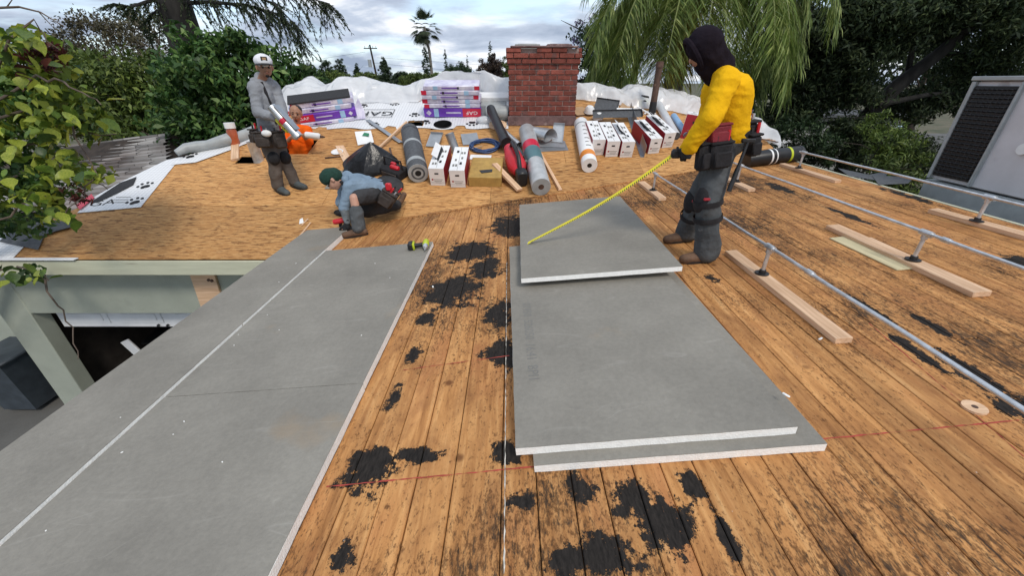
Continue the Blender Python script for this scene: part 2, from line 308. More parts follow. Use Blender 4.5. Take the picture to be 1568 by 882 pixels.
K['bark_grey'] = mat('grey bark', (.16, .145, .125), .95, .3, 6, .6, 14, stretch=(1, 1, .5))
K['bark_dark'] = mat('dark bark', (.022, .020, .018), .95, .4, 6, .9, 14, stretch=(1, 1, .3))
K['twig'] = mat('dry twig', (.12, .09, .07), .9, .2)
K['leaf_mid'] = leafmat('glossy green leaves', (.026, .066, .02), (.07, .15, .036), (.17, .26, .065))
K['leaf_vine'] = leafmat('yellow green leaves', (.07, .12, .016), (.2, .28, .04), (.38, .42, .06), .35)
K['leaf_red'] = leafmat('maroon leaves', (.03, .01, .01), (.09, .02, .02), (.14, .05, .03))
K['leaf_far'] = leafmat('far dark leaves', (.014, .032, .014), (.03, .058, .022), (.055, .09, .03), .15)
K['leaf_far2'] = leafmat('far olive leaves', (.05, .08, .018), (.10, .15, .03), (.19, .24, .05), .25)
K['leaf_conifer'] = leafmat('dark conifer foliage', (.014, .026, .012), (.036, .058, .022), (.085, .11, .04), .2, .7)
K['leaf_brown'] = leafmat('sparse brown leaves', (.05, .045, .025), (.10, .09, .05), (.16, .14, .07), .2)
K['leaf_purple'] = leafmat('violet blossom', (.06, .05, .09), (.13, .10, .2), (.22, .18, .30), .2)
K['leaf_plum'] = leafmat('plum leaves', (.02, .013, .012), (.05, .03, .025), (.09, .06, .03), .15)
K['palm'] = leafmat('palm leaflets', (.07, .115, .025), (.18, .25, .055), (.36, .40, .13), .35)
K['palm_dry'] = leafmat('yellowing palm leaflets', (.15, .15, .025), (.30, .26, .04), (.46, .34, .06), .3)
K['fan_palm'] = leafmat('fan palm leaves', (.02, .035, .02), (.05, .07, .035), (.10, .11, .06), .15)
def underlay_mat():
    m = bpy.data.materials.new('white grid underlayment'); m.use_nodes = True; t = m.node_tree; b = t.nodes['Principled BSDF']; L = t.links.new
    tx = t.nodes.new('ShaderNodeTexCoord'); br = t.nodes.new('ShaderNodeTexBrick'); br.offset = 0; br.inputs['Scale'].default_value = 1
    br.inputs['Brick Width'].default_value = .055; br.inputs['Row Height'].default_value = .055; br.inputs['Mortar Size'].default_value = .0035
    br.inputs['Color1'].default_value = br.inputs['Color2'].default_value = (.74, .745, .75, 1); br.inputs['Mortar'].default_value = (.50, .505, .52, 1)
    L(tx.outputs['Object'], br.inputs['Vector']); L(br.outputs[0], b.inputs['Base Color']); b.inputs['Roughness'].default_value = .5
    n = t.nodes.new('ShaderNodeTexNoise'); n.inputs['Scale'].default_value = 5; L(tx.outputs['Object'], n.inputs['Vector']); bp = t.nodes.new('ShaderNodeBump'); bp.inputs['Strength'].default_value = .3; bp.inputs['Distance'].default_value = .03; L(n.outputs['Fac'], bp.inputs['Height']); L(bp.outputs[0], b.inputs['Normal'])
    return m
K['underlay'] = underlay_mat()
def tarp_mat():
    m = bpy.data.materials.new('milky plastic sheet'); m.use_nodes = True; t = m.node_tree; b = t.nodes['Principled BSDF']; L = t.links.new
    b.inputs['Base Color'].default_value = (.93, .935, .94, 1); b.inputs['Roughness'].default_value = .22; b.inputs['Specular IOR Level'].default_value = .5
    tr = t.nodes.new('ShaderNodeBsdfTransparent'); tl = t.nodes.new('ShaderNodeBsdfTranslucent'); tl.inputs[0].default_value = (.8, .82, .84, 1)
    tx = t.nodes.new('ShaderNodeTexCoord'); n = t.nodes.new('ShaderNodeTexNoise'); n.inputs['Scale'].default_value = 2.2; n.inputs['Detail'].default_value = 6; n.inputs['Distortion'].default_value = 1.2; L(tx.outputs['Object'], n.inputs['Vector'])
    nr = t.nodes.new('ShaderNodeTexNoise'); nr.noise_type = 'RIDGED_MULTIFRACTAL'; nr.inputs['Scale'].default_value = 3.2; nr.inputs['Detail'].default_value = 4; nr.inputs['Distortion'].default_value = .8; L(tx.outputs['Object'], nr.inputs['Vector']); bp = t.nodes.new('ShaderNodeBump'); bp.inputs['Strength'].default_value = .9; bp.inputs['Distance'].default_value = .05; L(nr.outputs['Fac'], bp.inputs['Height']); L(bp.outputs[0], b.inputs['Normal'])
    mr = t.nodes.new('ShaderNodeMapRange'); mr.inputs[1].default_value = .3; mr.inputs[2].default_value = .7; mr.inputs[3].default_value = .05; mr.inputs[4].default_value = .3; L(n.outputs['Fac'], mr.inputs[0])
    m1 = t.nodes.new('ShaderNodeMixShader'); m1.inputs[0].default_value = .3; L(b.outputs[0], m1.inputs[1]); L(tl.outputs[0], m1.inputs[2])
    m2 = t.nodes.new('ShaderNodeMixShader'); L(mr.outputs[0], m2.inputs[0]); L(m1.outputs[0], m2.inputs[1]); L(tr.outputs[0], m2.inputs[2]); L(m2.outputs[0], t.nodes['Material Output'].inputs[0])
    return m
K['tarp'] = tarp_mat()
def shingle_mat():
    m = bpy.data.materials.new('weathered wood shingle'); m.use_nodes = True; t = m.node_tree; b = t.nodes['Principled BSDF']; L = t.links.new
    tx = t.nodes.new('ShaderNodeTexCoord'); n = t.nodes.new('ShaderNodeTexNoise'); n.inputs['Scale'].default_value = .5; n.inputs['Detail'].default_value = 7; L(tx.outputs['Object'], n.inputs['Vector'])
    r = t.nodes.new('ShaderNodeValToRGB'); L(n.outputs['Fac'], r.inputs[0]); e = r.color_ramp.elements; e[0].position = .38; e[0].color = (.11, .075, .062, 1); e[1].position = .6; e[1].color = (.34, .325, .31, 1)
    n2 = t.nodes.new('ShaderNodeNewGeometry'); mr = t.nodes.new('ShaderNodeMapRange'); mr.inputs[3].default_value = .5; mr.inputs[4].default_value = 1.3; L(n2.outputs['Random Per Island'], mr.inputs[0])
    hs = t.nodes.new('ShaderNodeHueSaturation'); L(mr.outputs[0], hs.inputs['Value']); L(r.outputs[0], hs.inputs['Color']); L(hs.outputs[0], b.inputs['Base Color']); b.inputs['Roughness'].default_value = .9
    return m
K['shingle'] = shingle_mat()
# ------------------------------------------------------------------ mesh helpers
class MB:
    def __init__(s): s.v = []; s.f = []; s.m = []
    def add(s, vs, fs, m=0, X=None):
        o = len(s.v)
        s.v += [tuple(X @ Vector(v)) for v in vs] if X is not None else [tuple(v) for v in vs]
        s.f += [tuple(i+o for i in f) for f in fs]; s.m += [m]*len(fs) if not isinstance(m, list) else m
        return s
    def box(s, c, d, bev=0, m=0, X=None):
        x, y, z = (q/2 for q in d); c = Vector(c)
        if bev <= 0:
            vs = [c+Vector((i*x, j*y, k*z)) for i in (-1, 1) for j in (-1, 1) for k in (-1, 1)]
            fs = [(0, 1, 3, 2), (4, 6, 7, 5), (0, 4, 5, 1), (2, 3, 7, 6), (0, 2, 6, 4), (1, 5, 7, 3)]
            return s.add(vs, fs, m, X)
        b = min(bev, x*.9, y*.9, z*.9); bm = bmesh.new(); bmesh.ops.create_cube(bm, size=1, matrix=Matrix.Diagonal((2*x, 2*y, 2*z, 1)))
        bmesh.ops.bevel(bm, geom=bm.edges[:], offset=b, segments=1, affect='EDGES')
        bm.verts.ensure_lookup_table(); vs = [c+v.co for v in bm.verts]; fs = [tuple(v.index for v in f.verts) for f in bm.faces]; bm.free()
        return s.add(vs, fs, m, X)
    def path(s, pts, r, n=8, caps=True, m=0, X=None, flat=None):
        pts = [Vector(p) for p in pts]; rs = r if isinstance(r, (list, tuple)) else [r]*len(pts)
        vs = []; prev = None
        for i, p in enumerate(pts):
            d = (pts[min(i+1, len(pts)-1)]-pts[max(i-1, 0)]); d = d.normalized() if d.length > 1e-9 else Vector((0, 0, 1))
            if prev is None: a = d.orthogonal().normalized()
            else:
                a = prev-d*prev.dot(d); a = a.normalized() if a.length > 1e-6 else d.orthogonal().normalized()
            prev = a; b = d.cross(a)
            for k in range(n):
                t = 2*PI*k/n; vs.append(p+(a*math.cos(t)+b*math.sin(t))*rs[i])
        fs = [(i*n+k, i*n+(k+1) % n, (i+1)*n+(k+1) % n, (i+1)*n+k) for i in range(len(pts)-1) for k in range(n)]
        if caps: fs += [tuple(reversed(range(n))), tuple(range((len(pts)-1)*n, len(pts)*n))]
        return s.add(vs, fs, m, X)
    def tube(s, a, b, r, r2=None, n=12, m=0, X=None, caps=True): return s.path([a, b], [r, r if r2 is None else r2], n, caps, m, X)
    def lathe(s, prof, n=20, m=0, X=None):       # (radius, z) pairs
        vs = [(r*math.cos(2*PI*k/n), r*math.sin(2*PI*k/n), z) for r, z in prof for k in range(n)]
        fs = [(i*n+k, i*n+(k+1) % n, (i+1)*n+(k+1) % n, (i+1)*n+k) for i in range(len(prof)-1) for k in range(n)]
        return s.add(vs, fs, m, X)
    def prism(s, pts, z0, z1, m=0, X=None):
        n = len(pts); vs = [(x, y, z0) for x, y in pts]+[(x, y, z1) for x, y in pts]
        fs = [tuple(reversed(range(n))), tuple(range(n, 2*n))]+[(i, (i+1) % n, n+(i+1) % n, n+i) for i in range(n)]
        return s.add(vs, fs, m, X)
    def ball(s, c, r, n=10, m=0, X=None):
        r = Vector(r) if not isinstance(r, (int, float)) else Vector((r, r, r)); c = Vector(c); vs = []; h = n//2+1
        for i in range(h+1):
            a = PI*i/h
            for k in range(n): vs.append(c+Vector((r.x*math.sin(a)*math.cos(2*PI*k/n), r.y*math.sin(a)*math.sin(2*PI*k/n), r.z*math.cos(a))))
        fs = [(i*n+k, (i+1)*n+k, (i+1)*n+(k+1) % n, i*n+(k+1) % n) for i in range(h) for k in range(n)]
        return s.add(vs, fs, m, X)
    def mesh(s, name, mats, smooth=True):
        me = bpy.data.meshes.new(name); me.from_pydata(s.v, [], s.f)
        for q in (mats if isinstance(mats, (list, tuple)) else [mats]): me.materials.append(K[q] if isinstance(q, str) else q)
        if any(s.m): me.polygons.foreach_set('material_index', s.m)
        if smooth: me.shade_smooth(); me.set_sharp_from_angle(angle=R(38))
        me.update(); return me
    def build(s, name, mats, parent=None, smooth=True): return link(name, s.mesh(name, mats, smooth), parent)
def link(name, me, parent=None):
    o = bpy.data.objects.new(name, me); COL.objects.link(o)
    if parent is not None: o.parent = parent
    return o
def tag(o, label, cat, group=None, kind=None):
    if label: o['label'] = label
    if cat: o['category'] = cat
    if group: o['group'] = group
    if kind: o['kind'] = kind
    return o
def thing(name, label, cat, X=None, group=None):
    o = bpy.data.objects.new(name, None); COL.objects.link(o); o.empty_display_size = .1
    if X is not None: o.matrix_basis = X
    return tag(o, label, cat, group)
def struct(o): o['kind'] = 'structure'; return o
def text(s, size, m, parent, X, name='lettering', sx=1.0, shear=0):
    cu = bpy.data.curves.new('t', 'FONT'); cu.body = s; cu.size = size; cu.align_x = 'CENTER'; cu.align_y = 'CENTER'; cu.shear = shear; cu.resolution_u = 2
    ob = bpy.data.objects.new('t', cu); COL.objects.link(ob); dg = bpy.context.evaluated_depsgraph_get()
    me = bpy.data.meshes.new_from_object(ob.evaluated_get(dg)); bpy.data.objects.remove(ob); bpy.data.curves.remove(cu)
    me.transform(X @ Matrix.Diagonal((sx, 1, 1, 1))); me.materials.clear(); me.materials.append(K[m]); return link(name, me, parent)
def RX(a): return Matrix.Rotation(a, 4, 'X')
def RY(a): return Matrix.Rotation(a, 4, 'Y')
def RZ(a): return Matrix.Rotation(a, 4, 'Z')
def T(*a): return Matrix.Translation(a if len(a) > 1 else a[0])
def hold(o, parent):        # part given in world coordinates
    o.parent = parent; o.matrix_parent_inverse = parent.matrix_world.inverted() if parent.parent is None else Matrix.Identity(4); return o
def upd(): bpy.context.view_layer.update()
GZ = -4.8
# ------------------------------------------------------------------ ground
g = MB(); g.add([(-900, -300, GZ), (900, -300, GZ), (900, 1500, GZ), (-900, 1500, GZ)], [(0, 1, 2, 3)])
struct(g.build('ground', 'grass'))
g = MB(); g.add([(-12, -6, GZ+.004), (-2.4, -6, GZ+.004), (-2.4, 9, GZ+.004), (-12, 9, GZ+.004)], [(0, 1, 2, 3)])
struct(g.build('driveway', 'drive'))
g = MB(); g.add([(14, 26, GZ+.004), (80, 26, GZ+.004), (80, 44, GZ+.004), (14, 44, GZ+.004)], [(0, 1, 2, 3)])
struct(g.build('road', 'drive'))
# ------------------------------------------------------------------ the house being re-roofed
house = thing('house', 'low single-storey house with stripped wooden roof decks and a brick chimney', 'house', T(0, 5, GZ)); upd()
XL, XR = -2.72, 4.56
def crease(x): return (nz(x)-MZ)/SM
# low deck
b = MB(); zz = -.03
c = [(XL+.03, -1.4), (XR-.03, -1.4), (XR-.03, crease(XR)+.5), (XL+.03, crease(XL)+.5)]
b.add([(x, y, nz(x)-.028) for x, y in c]+[(x, y, nz(x)-.10) for x, y in c], [(0, 1, 2, 3), (7, 6, 5, 4), (0, 4, 5, 1), (1, 5, 6, 2), (2, 6, 7, 3), (3, 7, 4, 0)])
K['groove'] = mat('dirty groove', (.085, .038, .016), .9, .3, 8); deck = hold(b.build('roof_deck', 'groove'), house)
x = XL; rp = random.Random(3)
seamx = [-.045]
while x < XR-.02:
    w = rp.choice((.122, .132, .14, .152, .168))
    if x < -.045 < x+w*1.35 : w = -.045-x
    w = max(.08, min(w, XR-x)); xc = x+w/2; y0 = -1.45+rp.random()*.01; yend = crease(xc)+.25
    y = y0; first = True
    while y < yend-.05:
        L = (rp.uniform(1.6, 5.0) if rp.random() < .22 else 9) if first else rp.uniform(3, 5); first = False
        y1 = min(yend, y+L)
        if yend-y1 < .5: y1 = yend
        p = MB(); p.box((0, 0, 0), (w-.004, y1-y-.004, .024), .0035)
        o = p.build('plank', 'plank', None, False)
        o.matrix_basis = MN((xc, (y+y1)/2), rp.uniform(-.0008, .0008), -.012+rp.uniform(-.0025, .001)); hold(o, deck)
        y = y1
    x += w
# ridge cap strip on the right, edge boards on the left
b = MB(); b.box((0, 2.7, 0), (.035, 8.3, .16), .004, X=T(XR+.02, 0, nz(XR)-.075)); hold(b.build('edge_board', 'trim'), house)
b = MB(); b.box((0, 1.5, 0), (.03, 6.2, .17), .004, X=T(XL-.005, 0, nz(XL)-.11)); hold(b.build('fascia', 'trim'), house)
# lath and lip along the line where the deck meets the main roof
for (xa, xb, dy) in ((-1.75, .55, 0), (.45, 2.2, .005), (2.21, 3.6, 0)):
    a = Vector((xa, crease(xa)-.03+dy, nz(xa)+.006)); d = Vector((xb, crease(xb)-.03+dy, nz(xb)+.006))
    b = MB(); v = d-a; X = T((a+d)/2) @ v.to_track_quat('X', 'Z').to_matrix().to_4x4(); b.box((0, 0, 0), (v.length, .045, .016), .003, X=X); hold(b.build('lath', 'plank', None, False), house)
# main roof sheathing panels
def hipx(y): return -6.9+(y-4.42)*.59
HC = M(678, 191)
holes = [(-3.98, -3.52, 7.04, 7.56), (-4.62, -4.2, 6.74, 6.98), (-2.02, -1.72, 8.06, 8.30), (HC.x-.21, HC.x+.21, HC.y-.2, HC.y+.2)]
def cut(r, h):
    x0, x1, y0, y1 = r; a, b_, c_, d_ = h
    if a >= x1 or b_ <= x0 or c_ >= y1 or d_ <= y0: return [r]
    out = []
    if y0 < c_: out.append((x0, x1, y0, c_))
    if d_ < y1: out.append((x0, x1, d_, y1))
    lo, hi = max(y0, c_), min(y1, d_)
    if x0 < a: out.append((x0, a, lo, hi))
    if b_ < x1: out.append((b_, x1, lo, hi))
    return out
def clip_hip(poly):
    out = []
    for i in range(len(poly)):
        p, q = poly[i], poly[(i+1) % len(poly)]; fp, fq = p[0]-hipx(p[1]), q[0]-hipx(q[1])
        if fp >= 0: out.append(p)
        if fp*fq < 0: t = fp/(fp-fq); out.append((p[0]+(q[0]-p[0])*t, p[1]+(q[1]-p[1])*t))
    return out
b = MB(); YR = 9.36
b.add([(-4.0, YR, mz(YR)-.02), (4.62, YR, mz(YR)-.02), (4.62, 14.2, mz(YR)-1.64), (-4.0, 14.2, mz(YR)-1.64), (-7.5, 9.4, mz(4.42)-.7), (-6.9, 4.42, mz(4.42)-.02)], [(0, 1, 2, 3), (0, 3, 4), (0, 4, 5)])
roof = hold(b.build('roof', 'shingle_black', None, False), house)
ys = [4.49, 5.577, 6.734, 7.891, 9.048, YR]
for ri in range(5):
    x0 = -7.64+(.0 if ri % 2 else -1.22)
    while x0 < 4.6:
        rect = (x0+.002, min(x0+2.44, 4.6)-.002, ys[ri]+.002, ys[ri+1]-.002); x0 += 2.44
        if rect[1] < rect[0]: continue
        rs = [rect]
        for h in holes: rs = [q for r in rs for q in cut(r, h)]
        p = MB()
        for r in rs:
            pl = clip_hip([(r[0], r[2]), (r[1], r[2]), (r[1], r[3]), (r[0], r[3])])
            if len(pl) < 3: continue
            n = len(pl); lift = .0012*((ri*3+int(x0)) % 3)
            p.add([(x_, y_, mz(y_)+lift) for x_, y_ in pl]+[(x_, y_, mz(y_)-.014) for x_, y_ in pl], [tuple(range(n)), tuple(reversed(range(n, 2*n)))]+[(i, n+i, n+(i+1) % n, (i+1) % n) for i in range(n)])
        if p.v: hold(p.build('sheathing_panel', 'osb', None, False), roof)
# fascia, drip edge, garage front
b = MB(); b.box((-4.75, 4.47, mz(4.49)-.115), (4.2, .03, .19), .004); hold(b.build('fascia', 'trim'), house)
b = MB(); b.box((-5.93, 4.465, mz(4.49)+.006), (1.05, .07, .012), .002); hold(b.build('drip_edge', 'white_paint'), house)
b = MB(); b.box((-5.0, 4.85, -2.54), (4.6, .18, .75), .005); hold(b.build('wall', 'stucco'), house)
b = MB(); b.box((-7.06, 4.86, (GZ-2.165)/2), (.44, .22, -2.165-GZ), .01); hold(b.build('post', 'stucco'), house)
b = MB(); b.box((-2.60, 4.85, (GZ-2.0)/2), (.2, .19, -2.0-GZ), .01); hold(b.build('post', 'stucco'), house)
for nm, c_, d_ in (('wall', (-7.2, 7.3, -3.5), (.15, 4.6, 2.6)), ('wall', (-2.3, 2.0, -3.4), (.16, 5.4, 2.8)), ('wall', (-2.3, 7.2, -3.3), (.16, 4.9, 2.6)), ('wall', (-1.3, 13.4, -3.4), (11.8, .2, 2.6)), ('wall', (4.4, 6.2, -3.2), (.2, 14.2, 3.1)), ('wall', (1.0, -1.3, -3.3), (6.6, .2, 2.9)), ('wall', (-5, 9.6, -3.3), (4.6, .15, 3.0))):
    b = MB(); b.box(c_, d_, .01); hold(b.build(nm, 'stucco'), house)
K['garage_shade'] = mat('shade dark garage wall', (.045, .036, .03), .9, .3, 5)  # garage inside walls coloured dark to stand in for the shade indoors
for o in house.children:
    if o.name in ('wall.001', 'wall.003', 'wall.007'): o.data.materials[0] = K['garage_shade']
gd = MB(); gd.box((-4.72, 4.99, -3.08), (4.1, .04, .40), .004); gdo = hold(gd.build('garage_door', 'white_paint'), house)
for i in range(5):
    p = MB(); xx = -6.35+i*.80; 
    p.box((xx, 4.966, -3.10), (.66, .012, .22), .006); p.box((xx, 4.958, -3.10), (.5, .012, .12), .006); hold(p.build('door_panel', 'white_paint'), gdo)
for xx in (-5.32, -5.18):
    p = MB(); p.tube((xx, 4.965, -3.245), (xx, 4.94, -3.245), .018, n=8); hold(p.build('bolt', 'iron'), gdo)
b = MB(); X = T(-4.17, 4.735, -2.62) @ RY(R(4)); b.box((0, 0, 0), (.33, .04, .95), .004, X=X); hold(b.build('brace_board', 'lumber'), house)
for xx in (-.06, .07):
    p = MB(); p.tube((-4.06+xx*.3, 4.716, -2.3-abs(xx)), (-4.06+xx*.3, 4.70, -2.3-abs(xx)), .02, n=8); hold(p.build('bolt', 'rust'), house)
# chimney
cx0, cx1 = -.063, 1.204; CH = J(830, 72, 8.117).z; ch0 = mz(8.117); CY0, CY1 = 8.117, 8.95
nco = 15; hc = (CH-ch0)/nco
b = MB(); b.box(((cx0+cx1)/2, (CY0+CY1)/2, (ch0-.3+CH-.02)/2), (cx1-cx0-.03, CY1-CY0-.03, CH-.02-ch0+.3)); 
chim = hold(b.build('chimney', 'mortar', None, False), house)
rb = random.Random(5); nbx = 5; bl = (cx1-cx0)/nbx
def brickset(z, h, out, n_, off, skip=()):
    def put(cx, cy, lx, ly, idx):
        if idx in skip: return
        p = MB(); p.box((0, 0, 0), (lx, ly, h-.013), .006); o = p.build('brick', 'brick', None, False)
        o.matrix_basis = T(cx+rb.uniform(-.002, .002), cy+rb.uniform(-.004, .004), z+rb.uniform(-.001, .001)) @ RZ(rb.uniform(-.008, .008)); hold(o, chim)
    X0, X1 = cx0-out, cx1+out; Y0, Y1 = CY0-out, CY1+out; L = (X1-X0)/n_
    e = X0 if not off else X0-L/2; k = 0
    while e < X1-.01:
        a, d = max(e, X0), min(e+L, X1)
        if d-a > .03:
            for yy in (Y0+.045, Y1-.045): put((a+d)/2, yy, d-a-.012, .09, k); k += 1
        e += L
    e = Y0+.09 if off else Y0+.09-L/2
    while e < Y1-.1:
        a, d = max(e, Y0+.09), min(e+L, Y1-.09)
        if d-a > .04:
            for xx in (X0+.045, X1-.045): put(xx, (a+d)/2, .09, d-a-.012, -9)
        e += L
for i in range(nco):
    z = ch0+hc*(i+.5); out = 0
    if i == nco-1: out = .045
    elif i in (nco-2, nco-3): out = .045 if i == nco-2 else .03
    elif i == nco-5: out = .012
    elif i < 2: out = .012
    brickset(z, hc, out, 5, i % 2 == 1, skip=(2, 3, 8) if i == nco-1 else ())
b = MB(); b.box((.57, CY0-.022, ch0+hc*1.0), (cx1-cx0+.03, .02, hc*1.9), .004); hold(b.build('mortar_patch', 'mortar_dark'), chim)
b = MB()
for yy in (CY0-.045, CY1+.03): b.box(((cx0+cx1)/2, yy+.06, CH+.008), (1.2, .16, .03), .01)
hold(b.build('mortar_wash', 'mortar_dark'), chim)
for xx in (.28, .86):
    p = MB(); p.box((xx, 8.5, CH+.02), (.46, .42, .09), .012); p.box((xx, 8.5, CH+.067), (.34, .32, .012)); hold(p.build('flue_liner', 'mortar_dark' if xx > .5 else 'concrete'), chim)
# rusty vent pipe
va, vb = M(998, 174), None; vb = J(1011, 94, va.y)
b = MB(); b.tube(va-Vector((0, 0, .1)), vb, .062, n=16); b.tube(vb-Vector((0, 0, .10)), vb+Vector((0, 0, .004)), .072, n=16); vp = hold(b.build('vent_pipe', 'rust'), house)
b = MB(); b.tube(va-Vector((0, 0, .03)), va+Vector((0, 0, .22)), .074, .068, n=16); hold(b.build('pipe_collar', 'black_plastic'), vp)
# white plastic branch of the vent beside it
# ------------------------------------------------------------------ lower roof to the right with the air conditioner
b = MB(); b.box((7.1, 3.4, -1.85), (5.0, 6.3, .3), .01); an = thing('annex', 'low flat grey roof annex beneath the air conditioning unit', 'building', T(7.1, 3.4, GZ)); upd(); hold(b.build('roof', 'concrete'), an)
b = MB(); b.box((7.1, 3.4, -3.4), (4.6, 6.0, 2.78), .01); hold(b.build('wall', 'stucco'), an)
ac = thing('air_conditioner', 'large grey rooftop air conditioner with dark louvred grille on a curb', 'air conditioner', T(6.2, 4.2, -1.7)); upd()
ax, ay = 5.32, 5.1
b = MB(); b.box((6.25, 4.0, -1.40), (1.8, 2.3, .58), .01); hold(b.build('curb', 'roll_grey'), ac)
b = MB(); b.box((6.25, 3.9, -.54), (1.8, 2.36, 1.10), .012); hold(b.build('cabinet', mat('grey enamel', (.60, .585, .60), .4, .08, 2.5, .05, 20, spots=((.42, .40, .41), 3.2, .64))), ac)
b = MB(); b.box((6.25, 3.9, .035), (1.9, 2.46, .045), .008); hold(b.build('lid', 'roll_grey'), ac)
for yy, w in ((ay-.01, .05), (ay-.50, .03)):
    b = MB(); b.box((ax+.02, yy, -.54), (.06, w, 1.09), .006); hold(b.build('frame', 'roll_grey'), ac)
b = MB(); b.box((ax+.02, ay-.26, -.54), (.03, .44, 1.0)); gl = hold(b.build('grille', 'black_plastic'), ac)
for i in range(22):
    p = MB(); p.box((0, 0, 0), (.03, .43, .006), X=T(ax-.006, ay-.26, -1.0+i*.044) @ RY(R(28))); hold(p.build('slat', 'iron'), gl)
for i in range(9):
    p = MB(); p.tube((ax-.022, ay-.46+i*.05, -1.03), (ax-.022, ay-.46+i*.05, -.05), .003, n=5); hold(p.build('bar', 'iron'), gl)
b = MB(); b.tube((ax+.02, 4.28, -.62), (ax-.012, 4.28, -.62), .055, n=20); hold(b.build('badge', 'card_white'), ac)
# ------------------------------------------------------------------ neighbour house on the left, with a shingled roof
nb = thing('neighbour_house', 'old house with a weathered grey-brown shingle roof beside the leafy trees', 'house', T(-13, 11, GZ)); upd()
def nroof(x, v): return Vector((x, 8.0+v*3.0, (1-v)*(-2.35+.03*(x+8))+v*(-1.2+.115*(x+9.08))))
b = MB(); b.add([nroof(-19, 0), nroof(-7.1, 0), nroof(-9.1, 1), nroof(-19, 1)], [(0, 1, 2, 3)]); b.add([nroof(-19, 1), nroof(-9.1, 1), Vector((-8.0, 15, -2.6)), Vector((-19, 15, -3.0))], [(0, 1, 2, 3)]); b.add([nroof(-7.1, 0), Vector((-8.0, 15, -2.6)), nroof(-9.1, 1)], [(0, 1, 2)])
nro = hold(b.build('roof', 'bark', None, False), nb)
rows = MB(); rr = random.Random(9); NR = 18
for i in range(NR):
    v0 = i/NR; xe = -7.1-2.0*v0; x = -19+rr.random()*.2
    while x < xe-.05:
        w = rr.uniform(.28, .5); x1 = min(x+w-.012, xe); p0, p1, p2, p3 = nroof(x, v0), nroof(x1, v0), nroof(x1, min(1, v0+1.25/NR)), nroof(x, min(1, v0+1.25/NR))
        h = .05+rr.uniform(0, .03); up = Vector((0, 0, h)); lo = Vector((0, 0, .006))
        rows.add([p0+up, p1+up, p2+lo, p3+lo, p0, p1], [(0, 1, 2, 3), (4, 5, 1, 0)]); x += w
so_ = hold(rows.build('shingles', 'shingle', None, False), nro); so_['kind'] = 'stuff'
b = MB(); b.box((-13.2, 11.4, -3.9), (10.0, 5.6, 1.8), .01); hold(b.build('wall', 'stucco'), nb)
# ------------------------------------------------------------------ insulation boards
G = 'insulation boards laid along the eave'
def board(label, X, w, l, th, grp=None, seed=0):
    t = thing('insulation_board', label, 'insulation board', X, grp)
    r = random.Random(seed)
    def outline(i):      # slightly chipped edge
        pts = []
        for a, d in (((0, 0), (w, 0)), ((w, 0), (w, l)), ((w, l), (0, l)), ((0, l), (0, 0))):
            n = max(3, int(math.hypot(d[0]-a[0], d[1]-a[1])/.09))
            for k in range(n):
                f = k/n; pts.append((a[0]+(d[0]-a[0])*f+r.uniform(-i, i), a[1]+(d[1]-a[1])*f+r.uniform(-i, i)))
        return pts
    b = MB(); oc = outline(.0016); oc = [(x, min(max(y, .006), l-.006)) for x, y in oc] if grp == G else oc; b.prism(oc, 0, th-.003); b.build('foam_core', 'foam', t, False)
    b = MB(); b.prism(outline(.0008), th-.0025, th); b.build('facer', 'facer', t, False)
    return t
G = 'insulation boards laid along the eave'
def NB(x, y, up=0, rz=0): return MN((x, y), rz, up)
board('grey faced insulation board along the eave, the one the kneeling worker touches', NB(-2.70, 2.585, 0), .594, 2.34, .062, G, 1)
board('grey faced insulation board on the eave edge short of the kneeling man\'s board', NB(-2.70, .14), .594, 2.443, .0635, G, 2)
board('grey faced insulation board on the eave edge farthest from the kneeling man', NB(-2.70, -1.4), .594, 1.53, .063, G, 3)
board('wide grey insulation board with a lime drill lying on its corner', NB(-2.096, 1.79), 1.222, 2.32, .050, G, 4)
board('wide grey insulation board butted against the one carrying the drill', NB(-2.096, -.66), 1.225, 2.446, .050, G, 5)
G2 = 'loose insulation boards stacked on the deck'
board('bottom grey insulation board of the loose stack on the planks', NB(.10, 1.16, .001, R(1.0)), 1.27, 2.44, .045, G2, 6)
ub = board('grey insulation board with faint stamped code, second in the loose stack', NB(.02, 1.22, .047, R(1.0)), 1.25, 2.44, .045, G2, 7)
lt = text('07450  526050  16:41  BPI1', .085, 'print_grey', ub, T(.11, .86, .0462) @ RZ(-PI/2), sx=.9); lt['kind'] = 'stuff'
board('small insulation offcut wedged under the raised top sheet', NB(.35, 2.95, .094, R(2)), .9, .5, .05, G2, 9)
ob_ = thing('foam_block', 'foam offcut block propping the far end of the raised sheet', 'foam block', NB(.5, 4.2))
b = MB(); b.box((.35, .15, .072), (.7, .3, .144), .004); b.build('block', 'foam', ob_)
tp = board('shorter grey insulation sheet lying raised on top of the stack, measured with the tape', NB(.075, 2.735, .146, R(-.6)), 1.235, 2.06, .042, G2, 8)
# chalk lines snapped across the deck
def chalk(pa, pb, name, label, m, w=.006):
    a, d = N(*pa), N(*pb); v = d-a; n_ = int(v.length/.025); b = MB(); r = random.Random(int(pa[0])); s = Vector((-v.y, v.x, 0)).normalized(); vs = []
    for i in range(n_+1):
        p = a+v*(i/n_); ww = w*(.12 if r.random() < .3 else r.uniform(.4, 1)); o = s*r.uniform(-.0012, .0012)
        for k in (-1, 1): q = p+o+s*ww*k; vs.append((q.x, q.y, nz(q.x)+.0022))
    b.add(vs, [(2*i, 2*i+2, 2*i+3, 2*i+1) for i in range(n_)]); tag(b.build(name, m, None, False), label, 'chalk line')
chalk((500, 746), (1560, 644), 'chalk_line', 'long red chalk line snapped across the planks at the stack\'s lower end', 'chalk', .0045)
chalk((618, 567), (780, 545), 'chalk_line', 'short red chalk line between the eave boards and the stack', 'chalk', .0035)
